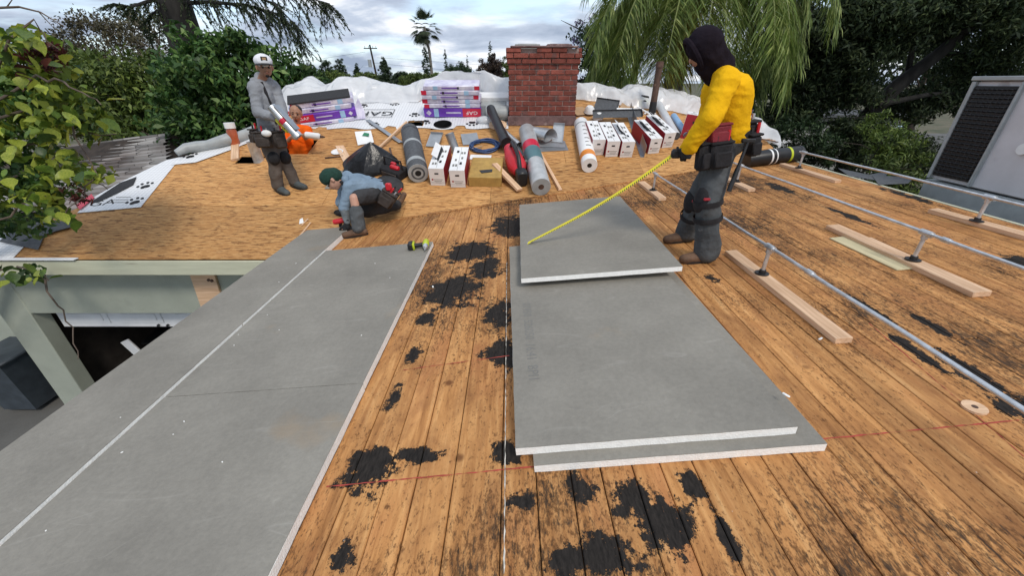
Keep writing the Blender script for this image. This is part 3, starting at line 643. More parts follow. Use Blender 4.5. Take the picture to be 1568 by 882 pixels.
chalk((772, 880), (776, 400), 'chalk_line', 'white dusty line along the plank joint beside the stack', 'chalk_white', .0035)
chalk((1568, 700), (1330, 495), 'chalk_line', 'red streak running along a plank joint past the lumber block', 'chalk', .003)
# ------------------------------------------------------------------ pipes on lumber blocks
def lumber(a, b_, w, h, label, up=0, m='lumber', frame=MNdir, grp='lumber blocks on the deck', name='lumber_block'):
    X, L = frame(a, b_, up); t = MB(); t.box((L/2, 0, h/2), (L, w, h), .003); o = t.build(name, m); o.matrix_basis = X; tag(o, label, 'lumber', grp); return o
PZ = .26
def run(x, y0, y1, sups, label):
    t = thing('gas_pipe', label, 'pipe', T(x, y1, nz(x)+PZ), 'pipes across the deck')
    b = MB(); n_ = 14; b.path([(random.uniform(-.004, .004), (y0-y1)*i/n_, random.uniform(-.003, .003)) for i in range(n_+1)], .0125, 12); b.build('pipe', 'galv', t)
    for ys_ in sups:
        b = MB(); b.tube((0, ys_-y1-.045, 0), (0, ys_-y1+.045, 0), .023, n=14); b.tube((0, ys_-y1, 0), (0, ys_-y1, -.045), .022, n=14); c = b.build('tee', 'galv', t)
        b = MB(); b.tube((0, ys_-y1, -.03), (0, ys_-y1, -PZ+.05), .0145, n=12); s_ = b.build('standoff', 'galv', t)
        b = MB(); b.tube((0, ys_-y1, -PZ+.041), (0, ys_-y1, -PZ+.05), .05, n=20); b.tube((0, ys_-y1, -PZ+.048), (0, ys_-y1, -PZ+.075), .024, n=14); b.build('flange', 'iron', t)
    for ys_ in ((y0+y1)/2+.2,):
        b = MB(); b.tube((0, ys_-y1-.03, 0), (0, ys_-y1+.03, 0), .019, n=12); b.build('coupling', 'galv', t)
    return t
B1 = N(1180, 418, .04); C1 = N(1412, 397, .04)
run(1.96, -1.3, 5.55, (B1.y, 5.45, -.6), 'galvanised pipe running past the man in yellow, beside the stack')
run(3.12, -1.3, 6.2, (C1.y, 5.5, -.2), 'galvanised pipe between the other two pipe runs')
run(4.24, -1.3, 6.05, (5.95, 3.45, .2), 'galvanised pipe along the outer edge of the deck')
lumber((1.96, 1.90), (1.96, 3.26), .10, .04, 'reddish lumber block lying under the pipe beside the stack')
lumber((3.12, 2.28), (3.12, 3.66), .12, .04, 'lumber block carrying the middle pipe, resting over a pale thin board')
lumber((3.02, 2.72), (3.00, 3.42), .14, .012, 'pale greenish thin board tucked beside the middle lumber block', m='lumber2', name='thin_board')
lumber((3.20, 2.75), (3.22, 3.35), .06, .014, 'short strip of pine peeking out beside the middle block', name='pine_strip')
lumber((4.30, 3.05), (4.24, 3.86), .10, .04, 'lumber block under the outer pipe near the air conditioner')
lumber((4.24, 5.15), (4.24, 6.35), .08, .04, 'long lumber block at the far end of the outer pipe')
lumber((1.96, 5.05), (1.96, 6.0), .10, .04, 'lumber block under the pipe end where the tape crosses')
lumber((3.12, 5.1), (3.12, 6.1), .09, .04, 'lumber block behind the man in yellow')
for i, (x, y) in enumerate(((1.96, -.6), (3.12, -.2), (4.24, .2))): lumber((x, y-.6), (x, y+.6), .1, .04, ('lumber block under the %s pipe well short of the chalk line' % ('inner', 'middle', 'outer')[i]))
def sheet_N(pts, th, name, m, label, cat, up=.003):
    P_ = [N(*q) for q in pts]; c = sum(P_, Vector())/len(P_); b = MB(); b.prism([(p.x-c.x, p.y-c.y) for p in P_], 0, th); o = b.build(name, m, None, False); o.matrix_basis = MN((c.x, c.y), 0, up); return tag(o, label, cat)
sheet_N([(1283, 258), (1330, 268), (1362, 262), (1350, 278), (1300, 270)], .004, 'membrane_scrap', 'roll_dark', 'grey membrane scrap lying crumpled beside the outer pipe', 'membrane')
sheet_N([(1335, 270), (1400, 272), (1390, 282), (1345, 284)], .004, 'membrane_scrap', 'roll_dark', 'second grey membrane scrap overlapping the deck edge by the air conditioner', 'membrane', .008)
b = MB(); c = N(1491, 626); b.tube((0, 0, .001), (0, 0, .012), .045, n=18); b.tube((0, 0, .012), (0, 0, .013), .012, n=10, m=1); o = b.build('wooden_plug', ['lumber', 'rust']); o.matrix_basis = MN((c.x, c.y)); tag(o, 'round wooden plug on the tar-stained planks by the pipe', 'plug')
rs_ = random.Random(21)
for px, py, lab in ((1256, 520, 'tiny white paper scrap on the planks below the lumber block'), (1226, 626, 'thin white foam crumb on the stack\'s right edge'), (663, 440, 'white foam crumb on the tarry planks above the stack')):
    c = N(px, py, .0); up = .094 if px == 1226 else .002; b = MB(); b.box((0, 0, .004), (.035, .012, .008), .003); o = b.build('foam_crumb', 'foam'); o.matrix_basis = MN((c.x-(.1 if px == 1226 else 0), c.y), rs_.uniform(0, 3), up); tag(o, lab, 'scrap')
for i in range(15):
    x = rs_.uniform(-2.6, -.95); y = rs_.uniform(.9, 4.0); up = .064 if x < -2.11 else .0505
    if -2.12 < x < -2.08: continue
    b = MB(); b.box((0, 0, .002), (rs_.uniform(.004, .012), .005, .003)); o = b.build('foam_crumb', 'foam'); o.matrix_basis = MN((x, y), rs_.uniform(0, 3), up); tag(o, 'tiny white foam crumb on the laid grey boards', 'scrap', 'foam crumbs on the boards')
# ------------------------------------------------------------------ cordless drill lying on the board
c = N(646, 381, .04); t = thing('cordless_drill', 'lime and black cordless drill lying on the grey board corner', 'drill', MN((c.x, c.y), R(8), .0515))
b = MB(); b.box((-.11, 0, .04), (.055, .11, .078), .012); b.build('battery', 'black_plastic', t)
b = MB(); b.box((-.078, 0, .04), (.022, .115, .08), .012); b.build('battery_mount', 'lime_plastic', t)
b = MB(); b.path([(-.07, 0, .036), (-.03, 0, .036), (.035, 0, .036)], [.026, .021, .024], 12); b.build('handle', 'black_plastic', t)
b = MB(); b.path([(.05, .10, .036), (.05, .06, .036), (.05, -.02, .036), (.05, -.05, .036)], [.028, .035, .036, .03], 14); b.build('motor_housing', 'lime_plastic', t)
b = MB(); b.path([(.05, -.05, .036), (.05, -.09, .036), (.05, -.11, .036)], [.03, .028, .018], 14); b.tube((.05, -.11, .036), (.05, -.17, .036), .006, n=8); b.build('chuck', 'galv', t)
b = MB(); b.box((.022, -.035, .036), (.02, .018, .022), .004); b.build('trigger', 'black_plastic', t)
# ------------------------------------------------------------------ cartons
def carton(px, py, w, l, h, rz, label, open_=False, lean=0, red_front=False):
    p = M(px, py); t = thing('carton', label, 'box', MM((p.x, p.y), rz) @ RX(lean), 'white and red cartons on the roof')
    b = MB(); b.box((0, l/2, h/2), (w, l, h), .004); me = b.mesh('body', ['white_carton', 'red_carton'])
    for f in me.polygons:
        if abs(f.normal.x) > .8 or (red_front and f.normal.y < -.8): f.material_index = 1
    o = link('body', me, t)
    e = .0016
    def pr(name, cx, cy, sx, sy, face, m='print_black'):
        q = MB(); q.box((0, 0, 0), (sx, sy, .0016)); X = T(cx, -e*.4, cy) @ RX(PI/2) if face == 'f' else T(cx, cy, h+e*.4); q.add([], []); ob = q.build(name, m, o, False); ob.data.transform(X); return ob
    pr('hand_hole', 0, h*.70, w*.26, h*.09, 'f'); pr('hand_hole', -w*.17, l*.78, w*.16, l*.10, 't'); pr('hand_hole', w*.17, l*.28, w*.16, l*.10, 't')
    for k in range(3): pr('printed_line', w*.05, h*(.36-.09*k), w*(.62-.12*k), h*.028, 'f', 'print_grey')
    pr('printed_mark', -w*.32, h*.36, w*.1, h*.09, 'f', 'red_carton')
    for (u, v) in ((-.28, .2), (-.1, .2), (-.2, .42), (.2, .5), (.3, .72), (.12, .72)): pr('printed_icon', w*u, l*v, w*.13, l*.09, 't', 'print_grey')
    pr('lid_seam', w*.02, l*.5, .004, l*.98, 't', 'print_grey'); pr('lid_seam', 0, h*.18, w*.98, .003, 'f', 'print_grey')
    if open_:
        q = MB(); q.box((0, 0, 0), (w*.45, l*.55, .004), X=T(-w*.25, l*.62, h+.06) @ RY(R(38))); q.build('flap', 'white_carton', t)
        q = MB(); q.prism([(-w*.3, l*.55), (w*.02, l*.25), (w*.1, l*.8), (-w*.12, l*.95)], h+.001, h+.004); q.build('opening', 'print_black', t)
    return t
carton(671, 284, .23, .74, .29, R(-2), 'white carton with a torn lid beside the dark banded roll', True)
carton(702, 287, .23, .74, .29, R(-1), 'closed white carton between the torn carton and the yellow foam block')
carton(914, 237.5, .215, .74, .28, R(2), 'white and red carton right next to the orange banded roll')
carton(936, 240, .215, .74, .28, R(3), 'middle white and red carton of the row of three')
carton(958, 241, .215, .74, .28, R(4), 'white and red carton beside the upright strip of sheet metal', True)
carton(1000, 235, .205, .76, .27, R(10), 'white and red carton just past the upright sheet metal strip', True)
carton(1021, 226, .205, .76, .27, R(12), 'white and red carton below the clear wrapped roll', True)
p = M(1056, 208); t = carton(1056, 214, .36, .30, .42, R(-24), 'dark red carton standing tilted behind the man in yellow', False, R(-12), True)
# ------------------------------------------------------------------ rolls of roofing
def roll(pa, pb, r, m, label, bands=(), core='print_black', ends=None, f=M, fr=MMdir, lmax=None, ring=None):
    a, b_ = f(*pa), f(*pb); X, L = fr(a, b_); L = min(L, lmax or 9)
    t = thing('roofing_roll', label, 'roll', X @ T(0, 0, r), 'rolls of roofing on the roof')
    n = 28; b = MB(); pf = [(0, .0), (r*.32, .0), (r*.34, .01), (r*.5, .004), (r*.97, 0), (r, .008)]
    prof = pf+[(r, L-.008), (r*.97, L)]+[(r*.34, L), (0, L)]
    b.lathe(prof, n, X=RY(PI/2)); b.build('sheet', m, t)
    for s, e, bm_ in bands:
        q = MB(); q.lathe([(r, s*L), (r+.002, s*L), (r+.002, e*L), (r, e*L)], n, X=RY(PI/2)); q.build('band', bm_, t)
    q = MB(); q.lathe([(0, -.002), (r*.3, -.002), (r*.3, .012)], 16, X=RY(PI/2)); q.build('core', core, t)
    if ends:
        q = MB(); q.lathe([(r*.31, -.0025), (r*.985, -.0025), (r*.985, .004)], n, X=RY(PI/2)); q.build('end_face', ends, t)
    if ring:
        q = MB(); q.lathe([(r*.5, -.004), (r*.68, -.004)], n, X=RY(PI/2)); q.build('spiral', ring, t)
    return t
roll((643, 279), (630, 214), .155, 'roll_dark', 'dark grey roll with pale straps beside the torn carton', [(.12, .18, 'roll_grey'), (.55, .6, 'roll_grey'), (.9, .93, 'black_plastic')], 'dark', 'roll_grey', ring='roll_dark')
roll((828, 299), (806, 212), .142, 'roll_silver', 'silver roll with a red and teal label band by the red blower', [(.36, .56, 'teal'), (.56, .68, 'redwrap')], 'rust', 'roll_grey')
sr = roll((901, 264), (888, 199), .125, 'card_white', 'white printed roll with an orange band and black core', [(.10, .2, 'orange_label'), (.85, .88, 'roll_grey')], 'black_plastic', 'card_white')
for k, (s, a0) in enumerate(((.28, .5), (.36, .2), (.45, .6), (.55, .3), (.65, .5), (.75, .2))):
    q = MB(); L = (M(901, 264)-M(888, 199)).length; q.lathe([(.1265, s*L), (.1265, s*L+.03)], 28, X=RY(PI/2)); me = q.mesh('p', 'print_grey')
    bm = bmesh.new(); bm.from_mesh(me); bmesh.ops.delete(bm, geom=[f for f in bm.faces if f.calc_center_median().z < .10 or abs(f.calc_center_median().y+.01) > .02+.03*a0], context='FACES'); bm.to_mesh(me); bm.free(); link('printed_line', me, sr)
roll((1222, 246), (1140, 256), .118, 'black_plastic', 'big glossy black wrapped roll lying behind the man in yellow', [(.02, .05, 'iron'), (.58, .61, 'card_white'), (.50, .52, 'card_white'), (.22, .26, 'lime_plastic')], 'iron', f=N, fr=MNdir, ends='black_plastic', ring='roll_dark')
roll((1034, 214), (1000, 152), .07, 'wrap_clear', 'clear plastic wrapped roll propped beside the vent pipe', [], 'roll_dark', 'roll_dark')
roll((1050, 212), (1030, 182), .06, 'blue_film', 'small light blue roll beside the red carton', [], 'roll_dark', 'roll_dark')
roll((778, 183), (745, 183), .13, 'roll_grey', 'short grey roll lying against the chimney', [], 'dark', 'roll_grey')
# ------------------------------------------------------------------ foam block, lumber scrap, blower, coil, ducts
p = M(743, 286); t = thing('foam_block', 'thick yellow foam board block beside the closed carton', 'foam block', MM((p.x, p.y), R(-2)))
b = MB(); b.box((0, .31, .08), (.50, .62, .16), .006); b.build('block', 'yellow_foam', t)
b = MB(); b.prism([(-.06, .12), (.10, .16), (.10, .24), (-.1, .2)], .161, .168); b.build('set_square', 'black_plastic', t)
a, d = M(796, 291, .05), M(757, 251, .18); X = T(a) @ (d-a).to_track_quat('X', 'Z').to_matrix().to_4x4(); b = MB(); b.box(((d-a).length/2, 0, 0), ((d-a).length, .10, .04), .003); o = b.build('lumber_scrap', 'lumber'); o.matrix_basis = X; tag(o, 'short pine board leaning on the yellow foam block', 'lumber')
a, d = M(858, 292), M(812, 208); X, L = MMdir(a, d); b = MB(); b.box((L/2, 0, .012), (L, .06, .012), .002); b.box((L/2, .03, .03), (L, .012, .05), .002); o = b.build('wood_strip', 'lumber'); o.matrix_basis = X; tag(o, 'long reddish angled strip beside the silver roll', 'wood strip')
# leaf blower
a, d = M(796, 278), M(752, 184); X, L = MMdir(a, d); t = thing('leaf_blower', 'red leaf blower with a long black nozzle tube', 'leaf blower', X @ Matrix.Scale(1.45, 4)); L /= 1.45
b = MB(); b.path([(L*.40, 0, .13), (L*.62, 0, .13), (L*.86, 0, .14), (L, 0, .15)], [.068, .06, .058, .06], 16); b.build('nozzle', 'black_plastic', t)
b = MB(); b.path([(.02, 0, .10), (.12, 0, .11), (.3, 0, .12), (.44, 0, .13), (.5, 0, .13)], [.06, .105, .10, .072, .066], 16); b.build('body', 'red_plastic', t)
b = MB(); b.path([(.42, 0, .19), (.36, 0, .27), (.2, 0, .28), (.07, 0, .25), (.0, 0, .14)], [.02, .022, .022, .022, .025], 10); b.build('handle', 'black_plastic', t)
b = MB(); b.box((-.06, 0, .09), (.12, .11, .16), .015); b.build('battery', 'black_plastic', t)
b = MB(); b.tube((.18, -.09, .11), (.18, -.112, .11), .07, n=18); b.build('intake_grille', 'black_plastic', t)
# hose coil
p = M(742, 226); t = thing('hose_coil', 'coiled dark blue hose lying behind the yellow foam block', 'hose', MM((p.x, p.y)))
r_ = random.Random(2); b = MB(); pts = []
for i in range(170):
    a = i*.24; rr_ = .21+.03*math.sin(i*.17)+r_.uniform(-.006, .006); pts.append((rr_*1.12*math.cos(a), rr_*math.sin(a)*.95, .014+.05*i/170+.008*math.sin(i*.9)))
b.path(pts, .012, 7); b.build('hose', 'blue_hose', t)
b = MB(); b.box((-.15, -.02, .05), (.2, .03, .02), .004, X=RZ(.5)); b.build('strap', 'cardboard', t)
def duct(pa, pb, r, label, m='galv_sheet', ba=0, bb=0, Y=None):
    a, d = M(pa[0], pa[1], ba), M(pb[0], pb[1], bb)
    if Y: d = J(pb[0], pb[1], Y)
    v = d-a; t = thing('metal_duct', label, 'duct', T(a) @ v.to_track_quat('Z', 'Y').to_matrix().to_4x4(), 'sheet metal ducts on the roof'); L = v.length
    b = MB(); b.lathe([(r-.003, 0), (r, 0), (r, L*.92), (r*1.03, L*.93), (r*1.03, L), (r-.003, L), (r-.003, 0)], 22); b.build('tube', m, t)
    b = MB(); b.box((0, r+.001, L/2), (.012, .006, L*.96), .001); b.build('seam', m, t); return t
duct((699, 234), (688, 204), .075, 'short metal duct standing behind the closed carton', Y=M(699, 234).y+.05)
duct((795, 222), (773, 203), .055, 'ribbed metal elbow piece lying by the blower nozzle', 'galv', .06, .07)
# sheet metal flashings: bent plates
def flash(px, py, pts, name, label, m='galv_sheet', rz=0, up=.004, tilt=0):
    p = M(px, py); b = MB()
    n = len(pts)   # profile (x, z) swept along y with thickness
    return p, b
def plate(px, py, w, l, label, m='galv_sheet', rz=0, up=.006, fold=.0, tilt=(0, 0), name='flashing', cat='flashing', grp='loose flashings on the roof'):
    p = M(px, py); b = MB(); th = .003
    b.box((0, l/2, 0), (w, l, th))
    if fold: b.box((w/2-.0005, l/2, fold/2), (th, l, abs(fold)), X=None); b.box((0, l, fold*.4), (w, th, abs(fold)*.8))
    o = b.build(name, m, None, False); o.matrix_basis = MM((p.x, p.y), rz, up) @ RX(tilt[0]) @ RY(tilt[1]); return tag(o, label, cat, grp)
plate(838, 232, .75, .30, 'flat galvanised flashing sheet under the curled one beside the chimney', rz=R(6))
plate(835, 226, .70, .25, 'bright flashing plate tucked under the curled sheet', 'bright_metal', R(-4), .016)
plate(853, 220, .20, .42, 'bent galvanised plate standing up by the chimney corner', 'bright_metal', R(-8), .03, .05, (R(20), 0))
plate(792, 240, .24, .5, 'corrugated metal plate beside the blower tube', 'galv_sheet', R(20), .01, .03, (R(6), R(5)))
plate(735, 245, .36, .16, 'white printed plate lying under the hose coil', 'card_white', R(-4), .01)
plate(662, 226, .24, .36, 'pale sheet metal plate behind the torn carton', 'galv_sheet', R(-8), .02, .04, (R(12), 0))
plate(722, 222, .30, .34, 'shiny metal plate behind the closed carton', 'galv_sheet', R(12), .015, 0, (R(8), 0))
plate(945, 190, .95, .16, 'dark grey metal tray lying behind the row of three cartons', 'roll_dark', R(3), .12, .05, (R(25), 0))
plate(925, 178, .46, .30, 'dark bent flashing propped behind the cartons', 'roll_dark', R(-20), .08, .04, (R(28), 0))
plate(960, 184, .42, .12, 'white flat trim piece lying behind the cartons', 'card_white', R(-3), .14, 0, (R(20), 0))
# curled sheet
p = M(845, 222); b = MB(); n = 26; vs = []
for j, yy in enumerate((0, .45)):
    for i in range(n):
        a = -.5+i*.26; rr_ = (.15-.05*j)*(1-.02*i); vs.append((rr_*math.cos(a)*1.2, yy+.1*math.sin(a*.5), .14+rr_*math.sin(a)))
b.add(vs, [(i, i+1, n+i+1, n+i) for i in range(n-1)]); o = b.build('curled_flashing', 'bright_metal'); o.matrix_basis = MM((p.x, p.y), R(58)); tag(o, 'curled roll of bright sheet metal beside the chimney', 'flashing')
# upright strip between cartons
a, d = M(986, 241), M(963, 172); X, L = MMdir(a, d); b = MB(); b.box((L/2, 0, .10), (L, .004, .2)); b.box((L/2, .03, .004), (L, .06, .004)); o = b.build('metal_strip', 'galv_sheet', None, False); o.matrix_basis = X; tag(o, 'tall angled sheet metal strip standing between the two rows of cartons', 'flashing')
# bits behind: half round caps, cardboard, white trim
for px, py, lab in ((915, 185, 'half-round white cap on the dark flashing behind the cartons'), (939, 172, 'small white dome cap behind the dark flashing'), (902, 176, 'white cylinder cap leaning by the chimney')):
    p = M(px, py); b = MB(); b.lathe([(0, .12), (.06, .11), (.09, .07), (.10, 0), (.105, 0), (.105, -.01)], 18); o = b.build('dome_cap', 'card_white'); o.matrix_basis = MM((p.x, p.y), 0, .06); tag(o, lab, 'cap')
for px, py, w, l, rz, lab in ((893, 178, .3, .28, .4, 'torn brown cardboard leaning at the chimney foot'), (930, 168, .5, .2, .3, 'flat tan board scrap behind the dark flashing'), (958, 170, .26, .2, -.4, 'small tan board scrap beside the plastic sheet')):
    plate(px, py, w, l, lab, 'cardboard', rz, .03, 0, (R(10), R(5)), 'cardboard_scrap', 'cardboard', 'cardboard scraps')
a, d = M(975, 166), M(1003, 188); X, L = MMdir(a, d); b = MB(); b.path([(0, 0, .03), (L*.5, .05, .04), (L, 0, .03)], .022, 8); o = b.build('white_pipe', 'card_white'); o.matrix_basis = X; tag(o, 'bent white plastic pipe lying below the vent pipe', 'pipe')
p = M(996, 176); b = MB(); b.path([(-.13, 0, .02), (0, .13, .03), (.1, 0, .02)], .018, 8); o = b.build('white_bracket', 'card_white'); o.matrix_basis = MM((p.x, p.y)); tag(o, 'white angled bracket leaning at the foot of the vent pipe', 'bracket')
# plywood disc and round opening
p = M(762, 196); t = MB(); t.tube((0, 0, .0), (0, 0, .014), .17, n=32); o = t.build('plywood_disc', 'lumber'); o.matrix_basis = MM((p.x, p.y+.05), 0, .03) @ RX(R(6)); tag(o, 'round plywood cutout lying at the chimney foot', 'plywood disc')
b = MB(); b.lathe([(.165, .02), (.175, .02), (.175, -.5), (.165, -.5), (.165, .02)], 36); b.lathe([(0, -.49), (.17, -.49)], 36); o = b.build('vent_opening', 'black_plastic'); o.matrix_basis = MM((HC.x, HC.y)); tag(o, 'round black vent opening in the white underlayment', 'vent')
# ------------------------------------------------------------------ white underlayment with prints
def paw(parent, x, y, s, rz, z):
    b = MB(); X = T(x, y, z) @ RZ(rz)
    def disc(cx, cy, rx, ry):
        n = 12; b.add([(cx+rx*math.cos(2*PI*k/n), cy+ry*math.sin(2*PI*k/n), 0) for k in range(n)], [tuple(range(n))], 0, X)
    disc(0, -.25*s, .42*s, .30*s); disc(-.2*s, -.38*s, .22*s, .22*s); disc(.2*s, -.38*s, .22*s, .22*s)
    for cx, cy in ((-.62, .12), (-.25, .45), (.25, .45), (.62, .12)): disc(cx*s, cy*s, .15*s, .22*s)
    b.build('paw_print', 'print_black', parent, False)
YU = 7.97
t = thing('underlayment', 'white gridded underlayment with black paw prints around the round opening', 'underlayment', MM((-2.1, YU)))
sl_ = math.sqrt(1+SM*SM); hx, hy = HC.x+2.1, (HC.y-YU)*sl_; b = MB()
x0u, x1u = -1.95, 2.03; y1u = (9.33-YU)*sl_; zt = .012
def wav(x, y): return zt+.006*math.sin(x*5.1+y*3)+.004*math.sin(x*13-y*7)
nx, ny = 100, 36; idx = {}; vs = []
for j in range(ny+1):
    for i in range(nx+1):
        x = x0u+(x1u-x0u)*i/nx; yb = .06*math.sin(i*.35)*.5+(.10 if 8 < i % 33 < 14 else 0); y = yb+(y1u-yb)*j/ny
        dx, dy = x-hx, y-hy; dd = math.hypot(dx, dy)
        if .10 < dd < .2 and dd > 0: x, y = hx+dx/dd*.176, hy+dy/dd*.176
        idx[i, j] = len(vs); vs.append((x, y, wav(x, y)))
fs = []
for j in range(ny):
    for i in range(nx):
        q = [idx[i, j], idx[i+1, j], idx[i+1, j+1], idx[i, j+1]]; cx_ = sum(vs[k][0] for k in q)/4; cy_ = sum(vs[k][1] for k in q)/4
        if math.hypot(cx_-hx, cy_-hy) < .172: continue
        if math.hypot((cx_+.02)/1.0, cy_) < .0: continue
        if abs(cx_-.23) < .16 and abs(cy_-.22) < .12: continue
        fs.append(tuple(q))
b.add(vs, fs); b.build('membrane', 'underlay', t)
for x, y, s, rz in ((-1.5, .55, .13, PI+.2), (-1.0, 1.1, .13, PI-.1), (-.35, 1.15, .13, PI), (.15, .62, .14, PI+.1), (.42, .28, .14, PI-.2), (1.33, .20, .15, PI), (1.62, .28, .15, PI+.2), (-.55, .2, .13, PI), (.55, 1.0, .12, PI), (-1.65, 1.2, .12, PI)): paw(t, x, y, s, rz, wav(x, y)+.008)
b = MB()
for (cx_, cy_, w, h) in ((-.6, .50, .62, .012), (-.6, .86, .62, .012), (-.91, .68, .012, .37), (-.29, .68, .012, .37)): b.box((cx_, cy_, zt+.013), (w, h, .001))
b.build('printed_frame', 'print_black', t, False)
text('GAF', .27, 'print_black', t, T(-.6, .68, zt+.013) @ RZ(PI), sx=1.25)
# pieces of underlayment on the hip corner
def sheet_M(pts, name, m, label, cat, up=.008, grp=None):
    P_ = [M(*q) for q in pts]; c = sum(P_, Vector())/len(P_); b = MB(); b.prism([(p.x-c.x, (p.y-c.y)*sl_) for p in P_], 0, .004); t = thing(name, label, cat, MM((c.x, c.y), 0, up), grp); b.build('membrane', m, t, False); return t, c
t, c = sheet_M([(119, 327), (216, 318), (268, 253), (300, 236), (255, 246), (185, 280), (140, 305)], 'underlayment', 'underlay', 'white paw-printed underlayment piece folded at the roof corner', 'underlayment')
def onM(px, py): p = M(px, py); return (p.x-c.x, (p.y-c.y)*sl_)
for px, py in ((207, 309), (223, 285)): x, y = onM(px, py); paw(t, x, y, .15, .6, .0065)
x, y = onM(158, 312); text('GA', .2, 'print_black', t, T(x, y, .0065) @ RZ(.25), sx=1.2)
for q in range(3): x, y = onM(182+q*4, 311-q*4); bq = MB(); bq.box((x, y, .006), (.22, .012, .001), X=None); bq.build('printed_line', 'print_grey', t, False)
t, c = sheet_M([(262, 254), (300, 250), (350, 232), (395, 214), (385, 204), (330, 218)], 'underlayment', 'underlay', 'white underlayment strip running up the hip towards the man in grey', 'underlayment', .016)
x, y = onM(292, 240); paw(t, x, y, .15, .5, .0065)
t, c = sheet_M([(-40, 398), (20, 397), (44, 372), (64, 352), (20, 352), (-40, 380)], 'underlayment', 'underlay', 'dirty white underlayment scrap at the eave corner under the vine', 'underlayment', .008)
sheet_M([(60, 385), (0, 372), (25, 352), (75, 338), (112, 345), (70, 360)], 'felt_scrap', 'roll_dark', 'folded dark felt scrap at the eave corner', 'felt', .02)
sheet_M([(70, 362), (60, 345), (112, 340), (113, 350)], 'felt_scrap', 'roll_dark', 'small dark felt triangle beside the folded one', 'felt', .028)
sheet_M([(140, 312), (185, 282), (210, 273), (205, 285), (180, 298), (150, 312)], 'felt_scrap', 'shingle_black', 'black felt piece over the printed white corner underlayment', 'felt', .022)
sheet_M([(118, 318), (142, 300), (146, 306), (124, 324)], 'red_wrapper', 'redwrap', 'crumpled red wrapper at the edge of the corner underlayment', 'wrapper', .03)
a, d = M(275, 242), M(398, 208); X, L = MMdir(a, d); b = MB(); b.path([(L*i/8, .05*math.sin(i), .09+.02*math.sin(i*1.7)) for i in range(9)], [.05, .08, .09, .085, .09, .1, .095, .09, .08], 14); o = b.build('rolled_underlayment', 'roll_grey'); o.matrix_basis = X; tag(o, 'loosely rolled grey underlayment along the hip left of the man in grey', 'underlayment')
# ------------------------------------------------------------------ bundles of shingles
def bundle(X, w, d, h, label, m='lilac', red=1, grp='wrapped shingle bundles', big=False):
    t = thing('shingle_bundle', label, 'shingle bundle', X, grp)
    b = MB(); b.box((0, d/2, h/2), (w, d, h), .012); b.build('wrapper', m, t)
    e = -.0015
    def fr(name, x, z, sx, sz, mm): q = MB(); q.box((x, e, z), (sx, .003, sz)); return q.build(name, mm, t, False)
    fr('red_label', red*w*(.34 if big else .455), h/2, w*(.32 if big else .09), h*.92, 'redwrap')
    fr('blue_label', -red*w*.28, h/2, w*.08, h*.9, 'bluewrap')
    if big:
        text('GAF', h*.55, 'card_white', t, T(red*w*.34, -.0035, h/2) @ RX(PI/2) @ RZ(PI if red > 0 else 0), sx=1.3)
        q = MB(); q.add([(-red*w*.41+dx*h*.3, -.004, h/2+dz*h*.3) for dx, dz in ((-1, 0), (0, -1), (1, 0), (0, 1))], [(0, 1, 2, 3)]); q.build('printed_diamond', 'lilac', t, False)
        fr('printed_line', red*w*.02, h/2, w*.26, h*.16, 'lilac')
    else:
        fr('printed_line', -.02*w, h*.5, w*.30, h*.22, 'purple'); fr('printed_dot', red*w*.12, h*.5, h*.5, h*.5, 'print_black')
    return t
p = M(694, 181)
lay = [(1.12, .34, .175, 'purple', 1, True), (1.08, .34, .075, 'lilac', -1, False), (1.12, .34, .08, 'lilac', -1, False), (1.08, .34, .075, 'lilac', 1, False), (1.10, .34, .085, 'lilac', -1, False), (1.06, .34, .075, 'lilac', 1, False)]
names = ['bold purple shingle bundle with red label at the bottom of the tall stack', 'second bundle from the bottom of the tall stack on the underlayment', 'third bundle from the bottom of the tall stack on the underlayment', 'fourth bundle from the bottom of the tall stack on the underlayment', 'fifth bundle from the bottom of the tall stack, under the topmost', 'topmost shingle bundle of the tall stack, half under the plastic sheet']
z = .02
for (w, d, h, m_, rd, bg_), lab in zip(lay, names): bundle(MM((p.x+rp.uniform(-.02, .02), p.y+rp.uniform(-.01, .02)), rp.uniform(-.02, .02)) @ T(0, 0, z), w, d, h, lab, m_, rd, big=bg_); z += h+.003
a = M(452, 197); z = .02
for k, (h, m_, lab) in enumerate(((.07, 'lilac', 'lowest lilac bundle of the slanted stack beside the man in orange'), (.14, 'purple', 'purple bundle with red label in the slanted stack beside the man in orange'), (.09, 'lilac', 'pale bundle over the purple one in the slanted stack'), (.09, 'lilac', 'top pale bundle of the slanted stack under black shingles'))):
    bundle(MM((a.x+.52, a.y+.12+.02*k), R(19)) @ T(.06*(k % 2), .01*k, z), 1.12, .34, h, lab, m_, -1, big=(k == 1)); z += h+.003
o = MB(); o.box((0, .17, .012), (1.1, .33, .024), .004); ob = o.build('shingle_stack', 'shingle_black'); ob.matrix_basis = MM((a.x+.54, a.y+.2), R(20)) @ T(0, 0, z+.001) @ RX(R(6)); tag(ob, 'few black shingles lying on top of the slanted bundle stack', 'shingles')
p = M(547, 186); b = MB(); b.add([(-.12, 0, 0), (.16, .05, .01), (.12, .2, .12), (.02, .3, .3), (-.06, .22, .16)], [(0, 1, 2, 4), (4, 2, 3)]); o = b.build('torn_wrapper', 'lilac', None, False); o.matrix_basis = MM((p.x, p.y), 0, .03); tag(o, 'torn pale plastic wrapper beside the slanted bundle stack', 'wrapper')
